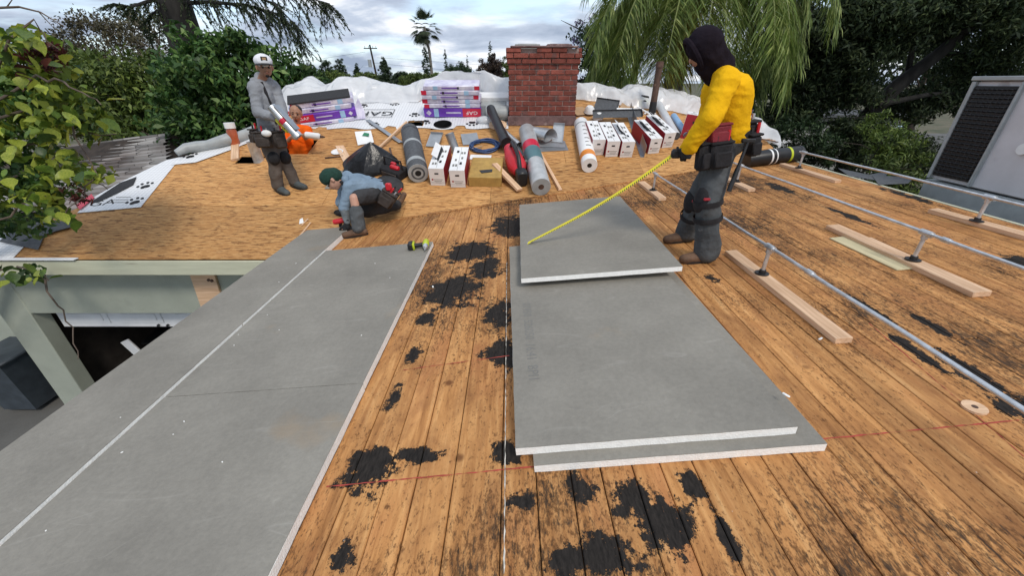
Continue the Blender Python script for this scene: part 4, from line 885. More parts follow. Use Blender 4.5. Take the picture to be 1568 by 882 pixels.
# ------------------------------------------------------------------ clear plastic sheets over the ridge
def tarp(tops, fronts, y_front, label, x_end=None, seed=1, back=1.5):
    r = random.Random(seed); tops = [(J(q[0], q[1], q[2] if len(q) > 2 else 9.55)) for q in tops]; fr = [M(*q) for q in fronts]
    def itp(lst, x, k):
        for a, b_ in zip(lst, lst[1:]):
            if a.x <= x <= b_.x: t_ = (x-a.x)/(b_.x-a.x+1e-9); t_ = t_*t_*(3-2*t_) if k == 'z' else t_; return a.lerp(b_, t_)
        return lst[0] if x < lst[0].x else lst[-1]
    x0, x1 = tops[0].x, tops[-1].x; nu, nv = 190, 60; vs = []
    for j in range(nv+1):
        v = j/nv
        for i in range(nu+1):
            x = x0+(x1-x0)*i/nu; tp_ = itp(tops, x, 'z'); f_ = itp(fr, x, 'f'); zc = tp_.z; yc = tp_.y; yf = f_.y; zf = mz(yf)+.03
            if v < .62:
                q = v/.62; s = 1-(1-q)**3.0; y = yf+(yc-yf)*q; z = zf+(zc-zf)*s; z = max(z, mz(min(y, 2*9.36-y))+.03) if x < 4.45 else z
            else:
                q = (v-.62)/.38
                if yc < 9.45: y = yc+.35*q; z = zc-1.0*q**1.3
                else:
                    y = yc+back*q; z = zc+(mz(2*9.36-y)+.03-zc)*min(1, q*1.25)**1.3; z = max(z, mz(2*9.36-y)+.03)
            w = math.sin(PI*min(1, v*1.4+.08)) if v < .6 else .6
            P_ = Vector((x*1.5, y*1.2, seed*3.1)); rg = abs(noise.noise(Vector((x*2.6+y*1.4, y*1.0, seed))))
            z += w*(.08*noise.noise(P_)+.045*noise.noise(P_*3.1)-.11*(.5-rg)*.9+.05*(.5-abs(noise.noise(P_*4.3+Vector((2, 9, 4)))))+.022*(.5-abs(noise.noise(P_*9))))
            vs.append((x+.05*noise.noise(P_*1.7+Vector((5, 0, 0))), y+.07*noise.noise(P_*1.9+Vector((0, 7, 0))), max(z, mz(min(y, 2*9.36-y))+.022) if x < 4.45 else z))
    b = MB(); b.add(vs, [(j*(nu+1)+i, j*(nu+1)+i+1, (j+1)*(nu+1)+i+1, (j+1)*(nu+1)+i) for j in range(nv) for i in range(nu)])
    me = b.mesh('plastic_sheet', 'tarp'); me.shade_smooth(); o = link('plastic_sheet', me); return tag(o, label, 'plastic sheet', 'plastic sheets over the ridge')
tarp([(436, 178), (445, 142), (462, 122), (478, 116), (498, 128), (540, 117), (556, 115), (585, 124), (622, 131), (655, 120), (690, 107), (715, 110), (745, 115), (782, 119)],
     [(436, 178), (470, 176), (520, 166), (560, 158), (600, 160), (640, 158), (660, 147), (735, 145), (780, 160)], 0, 'crumpled milky plastic sheet draped over the ridge left of the chimney', seed=1)
tarp([(880, 129), (905, 124), (935, 131), (948, 136), (965, 129), (1000, 133), (1030, 138), (1065, 148, 9.4), (1100, 155, 9.1), (1150, 176, 8.3), (1180, 196, 7.7), (1196, 214, 7.3)],
     [(880, 154), (930, 158), (960, 166), (990, 168), (1030, 172), (1070, 180), (1120, 200), (1195, 226)], 0, 'crumpled milky plastic sheet draped over the ridge right of the chimney', seed=2)
# wood and metal lying near the slanted stack
def stick(pa, pb, w, h, name, m, label, cat, ua=.0, ub=.0):
    a, d = M(*pa, ua), M(*pb, ub); v = d-a; X = T(a+Vector((0, 0, h/2+.006))) @ v.to_track_quat('X', 'Z').to_matrix().to_4x4(); b = MB(); b.box((v.length/2, 0, 0), (v.length, w, h), .002); o = b.build(name, m); o.matrix_basis = X; return tag(o, label, cat)
stick((614, 219), (563, 184), .09, .012, 'metal_strip', 'galv_sheet', 'long grey metal strip lying across the roof below the underlayment', 'flashing', .01, .02)
stick((572, 236), (623, 188), .035, .03, 'wood_stick', 'lumber', 'thin pine stick leaning across the grey metal strip', 'wood stick', .03, .08)
stick((597, 228), (603, 252), .03, .02, 'wood_stick', 'rust', 'short dark stick beside the black toolbox', 'wood stick')
stick((498, 243), (526, 240), .03, .02, 'wood_stick', 'rust', 'dark wood sliver beside the white plate', 'wood stick')
stick((505, 290), (523, 262), .16, .006, 'grey_board_scrap', 'facer', 'narrow grey board offcut lying beside the kneeling man\'s head', 'offcut')
stick((520, 224), (540, 262), .14, .012, 'osb_scrap', 'lumber', 'pale plywood strip behind the kneeling man', 'offcut')
p = M(517, 234); b = MB(); b.lathe([(0, .012), (.07, .012), (.10, .03), (.103, .028), (.072, .004), (0, .004)], 18); o = b.build('white_plate', 'card_white'); o.matrix_basis = MM((p.x, p.y)); tag(o, 'white plastic lid lying on the boards behind the kneeling man', 'lid')
p = M(462, 341); b = MB(); b.add([(-.03, -.03, 0), (.03, -.02, .0), (.02, .06, .03), (-.02, .05, .02)], [(0, 1, 2, 3)]); o = b.build('paper_scrap', 'card_white', None, False); o.matrix_basis = MM((p.x, p.y), .3, .006); tag(o, 'bent white scrap on the strand board near the eave', 'scrap')
stick((462, 346), (472, 336), .02, .01, 'wood_sliver', 'lumber', 'small wood sliver next to the bent white scrap', 'scrap')
stick((455, 368), (476, 342), .02, .012, 'wood_sliver', 'lumber', 'pale splinter at the panel edge by the eave boards', 'scrap')
# cardboard sign with green print
p = M(560, 222); t = thing('printed_bag', 'white printed bag with a green leaf mark lying behind the black bag', 'bag', MM((p.x, p.y), R(20)))
b = MB(); b.add([(-.13, 0, .02), (.15, 0, .03), (.15, .34, .10), (-.13, .34, .12), (0, .17, .10)], [(0, 1, 4), (1, 2, 4), (2, 3, 4), (3, 0, 4)]); b.build('bag_body', 'card_white', t)
b = MB(); b.add([(-.02, .16, .108), (.09, .13, .095), (.11, .22, .104), (.03, .27, .112)], [(0, 1, 2, 3)]); b.build('green_mark', 'green_print', t, False)
# black bag and toolbox behind the kneeling man
p = M(562, 262); me = None
b = MB(); n = 20; vs = []
for j in range(9):
    a = j/8
    for i in range(n):
        th = 2*PI*i/n; rr_ = (1-a**1.6)*(.42+.06*math.sin(3*th+1)+.03*math.sin(7*th)); vs.append((rr_*math.cos(th)*1.05+.12*a, rr_*math.sin(th)*.75+.1*a, .42*a+.03*math.sin(5*th+a*4)*(1-a)))
b.add(vs, [(j*n+i, j*n+(i+1) % n, (j+1)*n+(i+1) % n, (j+1)*n+i) for j in range(8) for i in range(n)]); o = b.build('black_bag', mat('black bin bag', (.012, .012, .013), .28, .3, 6, .8, 9)); o.matrix_basis = MM((p.x, p.y+.06)); tag(o, 'slumped shiny black bag behind the kneeling man', 'bag')
p = M(606, 268); t = thing('tool_bag', 'open black tool bag with a carrying bar beside the dark banded roll', 'tool bag', MM((p.x, p.y), R(-30)))
b = MB(); b.box((0, 0, .07), (.40, .26, .14), .02); b.build('body', 'black_fabric', t)
b = MB(); b.path([(-.18, 0, .12), (-.17, 0, .28), (.17, 0, .28), (.18, 0, .12)], .014, 8); b.build('handle', 'black_plastic', t)
b = MB(); b.box((.05, -.03, .16), (.17, .07, .06), .015); b.box((-.05, .05, .16), (.1, .06, .05), .015); b.build('red_tool', 'red_plastic', t)
b = MB(); b.box((0, -.135, .06), (.3, .025, .09), .01); b.build('pocket', 'leather', t)
p = M(590, 292); b = MB(); b.ball((0, 0, .05), (.26, .16, .07), 16); o = b.build('jacket', 'pants_black'); o.matrix_basis = MM((p.x+.05, p.y+.12), R(-35)); tag(o, 'crumpled dark jacket dropped behind the kneeling man', 'jacket')
# bottle of adhesive, wood and duct near man in grey
p = M(361, 222); t = thing('adhesive_bottle', 'clear orange bottle with white cap standing by the rolled underlayment', 'bottle', MM((p.x, p.y)) @ RX(-AM))
b = MB(); b.lathe([(0, 0), (.075, 0), (.08, .01), (.08, .24), (.06, .28), (0, .28)], 16); b.build('body', mat('orange bottle', (.42, .10, .04), .25, .2, 6), t)
b = MB(); b.lathe([(0, .37), (.085, .37), (.085, .28), (0, .28)], 16); b.build('cap', 'card_white', t)
lumber(M(361, 246), M(361, 214), .12, .04, 'short pine block below the orange bottle', 0, 'lumber', MMdir)
duct((398, 250), (386, 216), .085, 'shiny metal duct poking up through the roof hole by the man in grey', 'galv', -.05, 0, M(398, 250).y+.1)
# cordless planer on the plastic sheet
p = J(985, 158, 9.0); t = thing('circular_saw', 'small yellow and black power tool resting on the plastic sheet', 'power tool', T(p+Vector((0, 0, -.05))))
b = MB(); b.box((0, 0, .06), (.2, .12, .09), .02); b.build('body', 'lime_plastic', t)
b = MB(); b.path([(-.13, 0, .12), (-.05, 0, .19), (.08, 0, .17), (.12, 0, .1)], .022, 8); b.build('handle', 'black_plastic', t)
b = MB(); b.tube((.0, -.06, .07), (0, -.075, .07), .045, n=16); b.build('guard', 'black_plastic', t)
b = MB(); b.box((0, 0, .008), (.3, .16, .012), .003); b.build('base_plate', 'galv', t)
b = MB(); p = M(1175, 212); 
for k in range(4): stick((1150+k*4, 216-k), (1188+k*2, 213+k*2), .02, .015, 'wood_stick', 'rust' if k % 2 else 'lumber', 'thin stick poking out behind the black roll', 'wood stick', .05+.02*k, .05)['group'] = 'sticks behind the black roll'
# white flat box on top near chimney
p = M(757, 176); b = MB(); b.box((0, 0, 0), (.62, .3, .07), .004); o = b.build('white_trim_box', 'card_white'); o.matrix_basis = MM((p.x, p.y+.2), 0, .26); tag(o, 'long white flat box lying beside the tall bundle stack', 'box')
p = M(756, 180); b = MB(); b.box((0, 0, .11), (.5, .34, .22), .01); o = b.build('grey_box', 'roll_grey'); o.matrix_basis = MM((p.x, p.y+.2)); tag(o, 'plain grey wrapped pack under the long white box', 'pack')
p = M(750, 190); b = MB(); b.ball((0, 0, .06), (.17, .1, .07), 14); o = b.build('plastic_wad', 'wrap_clear'); o.matrix_basis = MM((p.x-.1, p.y+.05)); tag(o, 'wad of clear plastic in front of the grey pack', 'plastic')
# ------------------------------------------------------------------ inside the garage
def stuff(name, label, cat, build, m, X):
    b = MB(); build(b); o = b.build(name, m); o.matrix_basis = X; return tag(o, label, cat)
stuff('leaning_board', 'pale board leaning inside the garage opening', 'board', lambda b: b.box((0, 0, .5), (.16, .03, 1.15), .004), 'white_paint', T(-6.0, 5.35, GZ+.01) @ RY(R(-24)))
t = thing('wire_rack', 'white wire rack lying among the clutter in the garage', 'rack', T(-5.75, 5.9, GZ+.65) @ RZ(.3) @ RX(.5))
for k in range(9): b = MB(); b.path([(-.32+k*.08, -.3, 0), (-.32+k*.08, 0, .06), (-.32+k*.08, .3, 0)], .007, 6); b.build('wire', 'roll_grey', t)
b = MB(); b.tube((-.34, -.3, 0), (.34, -.3, 0), .01, n=6); b.tube((-.34, .3, 0), (.34, .3, 0), .01, n=6); b.build('rail', 'roll_grey', t)
for k in (0, 1): stuff('spirit_level', 'yellow spirit level lying in the garage below the wire rack', 'level', lambda b: b.box((0, 0, 0), (.7, .03, .06), .004), mat('level yellow', (.5, .33, .02), .5), T(-5.45, 5.45+.1*k, GZ+.62) @ RZ(.1*k+.1))['group'] = 'levels in the garage'
stuff('cardboard_box', 'large brown box in the garage clutter', 'box', lambda b: b.box((0, 0, .3), (.9, .6, .6), .01), 'cardboard', T(-5.4, 5.75, GZ+.01))
stuff('storage_tub', 'dark storage tub in the garage clutter', 'tub', lambda b: (b.box((0, 0, .3), (.7, .5, .6), .03), b.box((0, 0, .62), (.76, .56, .05), .02)), 'black_plastic', T(-6.35, 6.1, GZ+.01) @ RZ(.2))
stuff('white_bag', 'white sack lying on top of the garage clutter', 'bag', lambda b: b.ball((0, 0, .12), (.4, .22, .14), 14), 'card_white', T(-5.9, 6.3, GZ+.72))
stuff('cardboard_box', 'small brown box farther back in the garage', 'box', lambda b: b.box((0, 0, .4), (.6, .6, .8), .01), 'cardboard', T(-4.9, 6.9, GZ+.01))
t = thing('trash_bin', 'dark grey wheeled bin standing beside the garage post', 'bin', T(-8.0, 5.0, GZ))
b = MB(); b.add([(-.26, -.28, .08), (.26, -.28, .08), (.26, .28, .08), (-.26, .28, .08), (-.32, -.36, 1.0), (.32, -.36, 1.0), (.32, .36, 1.0), (-.32, .36, 1.0)], [(3, 2, 1, 0), (0, 1, 5, 4), (1, 2, 6, 5), (2, 3, 7, 6), (3, 0, 4, 7), (4, 5, 6, 7)]); b.build('body', mat('bin plastic', (.05, .062, .075), .5), t)
b = MB(); b.box((0, 0, 1.03), (.70, .78, .06), .02); b.build('lid', mat('bin lid', (.04, .05, .06), .5), t)
for s in (-1, 1): b = MB(); b.tube((s*.24, .32, .1), (s*.30, .32, .1), .1, n=14); b.build('wheel', 'black_plastic', t)
b = MB(); b.box((-8.6, 5.6, -3.6), (2.6, .15, 2.4), .01); tag(b.build('garden_wall', 'stucco'), 'pale plastered wall beyond the garage post', 'wall')
# ------------------------------------------------------------------ people
def cap_prim(b, p0, r0, p1, r1, n=12):
    p0, p1 = Vector(p0), Vector(p1); d = p1-p0; L = d.length
    if L < 1e-4: b.ball(p0, r0, n); return
    d.normalize(); pts, rs = [], []
    for i in range(5): a = -PI/2+PI/2*i/4; pts.append(p0+d*(math.sin(a)*r0)); rs.append(max(1e-4, math.cos(a)*r0))
    for i in range(5): a = PI/2*i/4; pts.append(p1+d*(math.sin(a)*r1)); rs.append(max(1e-4, math.cos(a)*r1))
    b.path(pts, rs, n)
def blob(name, prims, m, parent, vox=.012, sm=6, fold=0, fsc=9, fdir=(1, 1, 1)):
    b = MB()
    for q in prims:
        if len(q) == 4: cap_prim(b, *q)
        else: b.ball((0, 0, 0), q[1], 14, X=T(q[0]) @ (q[2] if len(q) > 2 else Matrix.Identity(4)))
    me = bpy.data.meshes.new(name); me.from_pydata(b.v, [], b.f); ob = bpy.data.objects.new('tmp', me); COL.objects.link(ob)
    md = ob.modifiers.new('r', 'REMESH'); md.mode = 'VOXEL'; md.voxel_size = vox
    if sm: s_ = ob.modifiers.new('s', 'SMOOTH'); s_.iterations = sm; s_.factor = .5
    dg = bpy.context.evaluated_depsgraph_get(); out = bpy.data.meshes.new_from_object(ob.evaluated_get(dg)); bpy.data.objects.remove(ob); bpy.data.meshes.remove(me)
    if fold:
        nrm = [v.normal.copy() for v in out.vertices]; fd = Vector(fdir)
        for v, n in zip(out.vertices, nrm):
            c = v.co; q = Vector((c.x*fd.x, c.y*fd.y, c.z*fd.z))*fsc
            rd = 1-2*abs(noise.noise(q+Vector((noise.noise(q*.6)*.9, 0, 0)))); v.co += n*(fold*(rd*.6-.3)+fold*.9*noise.noise(Vector((c.x, c.y, c.z*1.6))*4.5))
    out.materials.clear(); out.materials.append(K[m] if isinstance(m, str) else m); out.shade_smooth(); o = link(name, out); hold(o, parent); return o
def lerp(a, b, t): return a+(b-a)*t
def hand(pr, w, h, side, bend, r=1.0, spread=1.0):
    """palm and five fingers from wrist w to knuckles h; side = across the palm, bend = where the fingers curl to"""
    d = (h-w).normalized(); s = (side-d*side.dot(d)).normalized(); b = (bend-d*bend.dot(d)).normalized()
    pr.append((w, .027*r, lerp(w, h, .6), .030*r))
    for k, (o, l) in enumerate(((-.034, .070), (-.012, .082), (.011, .076), (.032, .060))):
        kn = h+s*o*spread*r; pr.append((lerp(w, h, .4)+s*o*.5, .017*r, kn, .0125*r)); m1 = kn+(d*.6+b*.8).normalized()*l*.5*r; m2 = m1+(d*-.2+b).normalized()*l*.45*r
        pr.append((kn, .0115*r, m1, .0105*r)); pr.append((m1, .0105*r, m2, .009*r))
    th0 = lerp(w, h, .25)-s*.028; th1 = lerp(w, h, .75)-s*.055*r+b*.015; th2 = th1+(d*.5+b*.7+s*.2).normalized()*.032*r
    pr.append((th0, .017*r, th1, .013*r)); pr.append((th1, .0125*r, th2, .0105*r))
def head_prims(c, f, u, s):
    return [(c-f*.012+u*.028, (.098, .098, .10)), (c+f*.02-u*.03, (.075, .075, .085)), (c+f*.05-u*.085, .034, c+f*.02-u*.075, .045), (c+f*.088-u*.005, .011, c+f*.104-u*.035, .016),
            (c+f*.075+u*.022-s*.045, .014, c+f*.075+u*.022+s*.045, .014), (c+f*.085-u*.068-s*.018, .011, c+f*.085-u*.068+s*.018, .011),
            (c-s*.088-u*.0-f*.005, .02, c-s*.09-u*.03-f*.002, .015), (c+s*.088-f*.005, .02, c+s*.09-u*.03-f*.002, .015)]
def face_bits(c, f, u, s, parent, skin_dark='hair', beard=False):
    for k in (-1, 1):
        b = MB(); b.ball(c+f*.077+s*(k*.034)-u*.004, .0145, 10); hold(b.build('eye', mat('eye', (.03, .02, .015), .2)), parent)
        b = MB(); b.path([c+f*.086+s*(k*.014)+u*.024, c+f*.087+s*(k*.034)+u*.030, c+f*.074+s*(k*.055)+u*.022], [.004, .006, .003], 6); hold(b.build('eyebrow', 'hair'), parent)
    b = MB(); b.path([c+f*.088-s*.026-u*.069, c+f*.096-u*.067, c+f*.088+s*.026-u*.069], [.003, .006, .003], 6); hold(b.build('lips', mat('lips', (.30, .11, .085), .5)), parent)
def person(label, P, face, hskin='skin', up=Vector((0, 0, 1)), fold=.011):
    t = thing('person', label, 'person', T(P['base'])); upd()
    hf, hu = P['hf'].normalized(), P['hu'].normalized(); hs = hf.cross(hu).normalized(); hu = hs.cross(hf)
    pr = head_prims(P['head'], hf, hu, hs); pr += [(P['neck'], .055, P['head']-hu*.04-hf*.01, .052)]
    sd = P['side'].normalized()
    pr += [(P['chest']-sd*.08, .09, P['pelvis']-sd*.07, .09), (P['chest']+sd*.08, .09, P['pelvis']+sd*.07, .09), (P['sh'][0], .06, P['sh'][1], .06), (P['neck'], .05, P['chest'], .09)]
    for i in (0, 1):
        pr += [(P['sh'][i], .055, P['el'][i], .042), (P['el'][i], .042, P['wr'][i], .03)]
        pr += [(P['hip'][i], .075, P['kn'][i], .055), (P['kn'][i], .055, P['an'][i], .038), (P['an'][i], .035, lerp(P['an'][i], P['toe'][i], .3), .02)]
        hand(pr, P['wr'][i], P['hd'][i], P['hside'][i], P['hbend'][i])
    body = blob('body', pr, hskin, t, .0085, 3)
    if face: face_bits(P['head'], hf, hu, hs, t)
    return t, hf, hu, hs
def shirt(t, P, m, name='shirt', r=1.0, cuff=1.0, fold=.014, hem=.0, sl=1.0, bulk=0):
    sd = P['side'].normalized(); pe = lerp(P['pelvis'], P['chest'], .12-hem); mid = lerp(P['chest'], P['pelvis'], .5)
    pr = [(P['chest']-sd*.085, .125*r, mid-sd*.08, .125*r), (P['chest']+sd*.085, .125*r, mid+sd*.08, .125*r), (mid-sd*.08, .125*r, pe-sd*.075, .13*r), (mid+sd*.08, .125*r, pe+sd*.075, .13*r),
          (P['sh'][0], .082*r, P['sh'][1], .082*r), (lerp(P['sh'][0], P['sh'][1], .25), .09*r, mid-sd*.0, .12*r), (lerp(P['sh'][0], P['sh'][1], .75), .09*r, mid, .12*r), (P['neck']-(P['neck']-P['chest'])*.15, .062, P['chest'], .12*r)]
    for i in (0, 1):
        pr += [(P['sh'][i], .085*r, P['el'][i], .066*r)]
        if sl > 0: pr += [(P['el'][i], .066*r, lerp(P['el'][i], P['wr'][i], sl), .048*r*cuff)]
    return blob(name, pr, m, t, .011, 14, fold, 6.5, (1, 1, 2.2))
def trousers(t, P, m, r=1.0, cuff=.085, fold=.013, cut=(0.98, .98)):
    sd = P['side'].normalized(); pr = [(P['pelvis']-sd*.07, .125*r, P['pelvis']+sd*.07, .125*r), (P['pelvis']-sd*.07+(P['chest']-P['pelvis'])*.12, .12*r, P['pelvis']+sd*.07+(P['chest']-P['pelvis'])*.12, .12*r)]
    for i in (0, 1): pr += [(P['hip'][i], .115*r, P['kn'][i], .088*r), (P['kn'][i], .086*r, lerp(P['kn'][i], P['an'][i], cut[i]), cuff*r)]
    return blob('trousers', pr, m, t, .011, 8, fold, 6, (1.2, 1.2, .8))
def shoe(t, an, toe, m, ground, r=1.0):
    d = toe-an; d.z = 0; d.normalize(); s = d.cross(Vector((0, 0, 1))); heel = an-d*.05; n_ = ground
    def at(v, h): return Vector((v.x, v.y, 0))+Vector((0, 0, n_(v)+h))
    pr = [(at(heel, .048), .042*r, at(an+d*.08, .046), .045*r), (at(an+d*.06, .044), .046*r, at(an+d*.19, .036), .036*r), (an+Vector((0, 0, .02)), .058*r, at(heel+d*.02, .06), .045*r)]
    o = blob('shoe', pr, m, t, .009, 4)
    b = MB(); pts = []
    for k in range(18):
        a = 2*PI*k/18; x = math.cos(a); pts.append((heel+d*.105+d*(x*.155)+s*(math.sin(a)*(.05+.008*x))))
    b.add([at(p, .001) for p in pts]+[at(p, .022) for p in pts], [tuple(reversed(range(18))), tuple(range(18, 36))]+[(i, (i+1) % 18, 18+(i+1) % 18, 18+i) for i in range(18)]); so2 = b.build('sole', 'black_plastic'); hold(so2, o); return o
def gloves(t, P, m, which=(0, 1)):
    for i in which:
        pr = []; hand(pr, P['wr'][i], P['hd'][i], P['hside'][i], P['hbend'][i], 1.22); pr.append((lerp(P['el'][i], P['wr'][i], .82), .043, P['wr'][i], .038)); blob('glove', pr, m, t, .0075, 3)
def pouch(t, c, d, m, name='tool_pouch', X=Matrix.Identity(4), n=2):
    b = MB(); XX = T(c) @ X; b.box((0, 0, 0), d, min(d)*.28, X=XX); b.box((0, -d[1]*.5-.006, -d[2]*.12), (d[0]*.8, .03, d[2]*.6), .01, X=XX); b.box((0, 0, d[2]*.5), (d[0]*1.04, d[1]*1.04, .018), .006, X=XX); o = hold(b.build(name, m), t)
    for k in range(n):
        q = MB(); x = d[0]*(-.25+.5*k/max(1, n-1)); q.tube((x, 0, d[2]*.3), (x+.01, 0, d[2]*.5+.05+.03*(k % 2)), .012, n=8, X=XX); hold(q.build('tool', ['iron', 'red_plastic', 'galv'][k % 3]), o)
    return o
def belt(t, c, rx, ry, m='leather', X=Matrix.Identity(4), h=.05):
    b = MB(); n = 28; b.lathe([(1, -h/2), (1.02, 0), (1, h/2), (.96, h/2), (.96, -h/2), (1, -h/2)], n, X=T(c) @ X @ Matrix.Diagonal((rx, ry, 1, 1))); return hold(b.build('belt', m), t)
V = Vector
# ---- man in yellow with the tape
Y = 3.33
P = dict(base=V((1.64, 3.3, nz(1.64))), head=J(1078, 74, 3.30), neck=J(1100, 103, 3.33), chest=J(1112, 140, 3.33), pelvis=J(1108, 213, 3.38), side=V((.1, -1, 0)),
         sh=[J(1112, 123, 3.13), J(1104, 120, 3.52)], el=[J(1090, 180, 3.02), J(1078, 190, 3.50)], wr=[J(1056, 226, 3.12), J(1052, 228, 3.34)], hd=[J(1047, 235, 3.14), J(1042, 236, 3.32)],
         hside=[V((.3, 0, 1)), V((.3, 0, 1))], hbend=[V((-.3, 1, -.2)), V((-.3, -1, -.2))],
         hip=[J(1102, 222, 3.27), J(1112, 218, 3.48)], kn=[J(1084, 312, 3.16), J(1066, 314, 3.56)], an=[V((1.70, 3.17, nz(1.70)+.09)), V((1.72, 3.66, nz(1.72)+.09))], toe=[V((1.52, 3.16, nz(1.5)+.03)), V((1.55, 3.64, nz(1.5)+.03))],
         hf=V((-.85, .12, -.45)), hu=V((-.42, 0, .9)))
t, hf, hu, hs = person('person in a yellow sweatshirt and black hood holding a tape measure, standing', P, True)
shirt(t, P, 'yellow_shirt', 'sweatshirt', 1.12, 1.2, .012, .02)
trousers(t, P, 'pants_grey', 1.1, .098, .018)
for i in (0, 1): shoe(t, P['an'][i], P['toe'][i], 'boot', lambda v: nz(v.x), 1.25)
gloves(t, P, 'glove_black')
hc_ = P['head']
blob('hood', [(hc_-hf*.012+hu*.025, (.127, .127, .118)), (hc_-hf*.01-hu*.03, .106, lerp(hc_, P['neck'], .8), .095), (hc_+hf*.012+hu*.02, .09, hc_+hf*.02-hu*.09, .072), (hc_-hf*.045+hu*.01, .085, P['neck']-hf*.02, .085), (P['neck']+V((.02, 0, 0)), .10, lerp(P['neck'], P['chest'], .3)+V((-.03, 0, 0)), .09),
              (hc_+hf*.03-hu*.12, .06, P['neck']+hf*.06, .07)], 'hood', t, .011, 6, .012, 9)
b = MB(); b.path([hc_+hf*(.075+.02*math.sin(a))+hs*(.088*math.cos(a))+hu*(.11*math.sin(a)-.005) for a in [2*PI*k/24 for k in range(25)]], .021, 8, False); hold(b.build('hood_rim', 'hood'), t)
belt(t, lerp(P['pelvis'], P['chest'], .15), .20, .215, 'black_fabric', RY(R(-6)), .055)
pc = P['pelvis']
pouch(t, J(1100, 205, 3.12), (.17, .06, .13), 'maroon', 'waist_pouch', RY(R(-6)), 0)
pouch(t, J(1078, 240, 3.12), (.13, .09, .20), 'black_fabric', 'tool_pouch', RY(R(-6)) @ RZ(.3)); pouch(t, J(1103, 238, 3.08), (.16, .08, .19), 'black_fabric', 'tool_pouch', RY(R(-8)))
pouch(t, J(1142, 208, 3.3), (.12, .18, .22), 'black_fabric', 'tool_pouch', RY(R(-8)), 3); pouch(t, J(1152, 222, 3.2), (.09, .12, .16), 'black_fabric', 'tool_pouch', RY(R(-8)), 2)
a, d = J(1146, 215, 3.1), J(1116, 293, 3.05)
b = MB(); b.path([a, lerp(a, d, .5), lerp(a, d, .55), d], [.012, .012, .017, .018], 10); b.box((0, 0, 0), (.10, .03, .03), .006, X=T(a)); hold(b.build('hammer', 'black_plastic'), t)
kk = P['kn'][0]; dn = (P['an'][0]-kk).normalized()
for i in (0, 1):
    kk = P['kn'][i]; dn = (P['an'][i]-kk).normalized()
    kp = blob('knee_pad', [(kk+V((-.055, 0, .03)), (.06, .085, .12))], 'black_fabric', t, .01, 3)
    for o_ in (-.02, .12):
        q = kk+dn*o_; b = MB(); b.lathe([(1, -.022), (1.03, 0), (1, .022)], 20, X=T(q) @ (-dn).to_track_quat('Z', 'Y').to_matrix().to_4x4() @ Matrix.Diagonal((.110, .113, 1, 1))); hold(b.build('strap', 'black_fabric'), kp)
    b = MB(); b.box(kk+V((-.06, -.085, .06)), (.05, .02, .02), .004); hold(b.build('buckle', 'red_carton'), kp)
# tape measure: case in the hand, sagging yellow blade hooked on the sheet edge
ha = P['hd'][0]; tcase = ha+V((-.035, .06, -.01)); hook = N(808, 373, .19)
t = thing('tape_measure', 'yellow tape measure pulled from the man\'s glove to the sheet edge', 'tape measure', T(tcase)); upd()
b = MB(); b.box((0, 0, 0), (.075, .045, .07), .014); b.build('case', 'black_plastic', t)
st_ = V((-.035, 0, -.02)); en = hook-tcase+V((0, 0, .004)); n_ = 40; vs = []; dirn = (en-st_); sdv = V((-dirn.y, dirn.x, 0)).normalized()
for i in range(n_+1):
    f_ = i/n_; p = st_+dirn*f_; p.z -= .06*math.sin(PI*f_)*(1-f_*.5); tw = R(52)*(1-f_)+R(18)*f_; sv = sdv*math.cos(tw)-V((0, 0, math.sin(tw))); vs += [p-sv*.019, p+V((0, 0, -.003)), p+sv*.019]
b = MB(); b.add(vs, [(i*3+k, i*3+k+1, i*3+k+4, i*3+k+3) for i in range(n_) for k in (0, 1)]); b.build('blade', 'yellow_tape', t)
b = MB()
for i in range(n_*2-2):
    f_ = (i+.5)/(n_*2); k = int(f_*n_); u_ = f_*n_-k; p = lerp(V(vs[k*3+1]), V(vs[k*3+4]), u_); q = lerp(V(vs[k*3+2]), V(vs[k*3+5]), u_); dd = dirn.normalized()*.004; up_ = V((0, 0, .0012))
    b.add([p+up_-dd, p+up_+dd, q+up_+dd, q+up_-dd], [(0, 1, 2, 3)])
b.build('tick_marks', 'print_black', t, False)
b = MB(); b.box(en+V((-.004, 0, -.006)), (.006, .02, .02), .001); b.build('hook', 'galv', t)
# ---- man in grey hoodie with white cap
gy = 5.95; gm = lambda v: mz(v.y)
P = dict(base=V((-3.36, 5.98, mz(5.98))), head=J(405, 102, 5.92), neck=J(401, 122, 5.95), chest=J(402, 148, 5.95), pelvis=J(414, 206, 5.97), side=V((.55, -.83, 0)),
         sh=[J(391, 134, 5.80), J(418, 132, 6.08)], el=[J(394, 172, 5.68), J(432, 168, 5.98)], wr=[J(422, 180, 5.60), J(436, 188, 5.72)], hd=[J(432, 184, 5.60), J(442, 192, 5.66)],
         hside=[V((0, 1, .2)), V((0, 1, .2))], hbend=[V((.2, .2, -1)), V((.2, -.4, -1))],
         hip=[J(408, 214, 5.92), J(422, 214, 6.05)], kn=[J(420, 248, 5.88), J(437, 247, 6.02)], an=[V((-3.52, 5.93, mz(5.93)+.09)), V((-3.33, 6.06, mz(6.06)+.09))], toe=[V((-3.36, 5.84, mz(5.84)+.03)), V((-3.10, 5.97, mz(5.97)+.03))],
         hf=V((.6, -.78, -.06)), hu=V((.05, -.05, 1)))
t, hf, hu, hs = person('person in a grey hoodie and white cap holding a metal vent, standing', P, True)
shirt(t, P, 'fleece_grey', 'hoodie', 1.07, 1.15, .014, .02)
trousers(t, P, 'pants_brown', .98, .085, .015)
for i in (0, 1): shoe(t, P['an'][i], P['toe'][i], 'boot_grey', gm, 1.2)
gloves(t, P, 'glove_yellow')
hc_ = P['head']
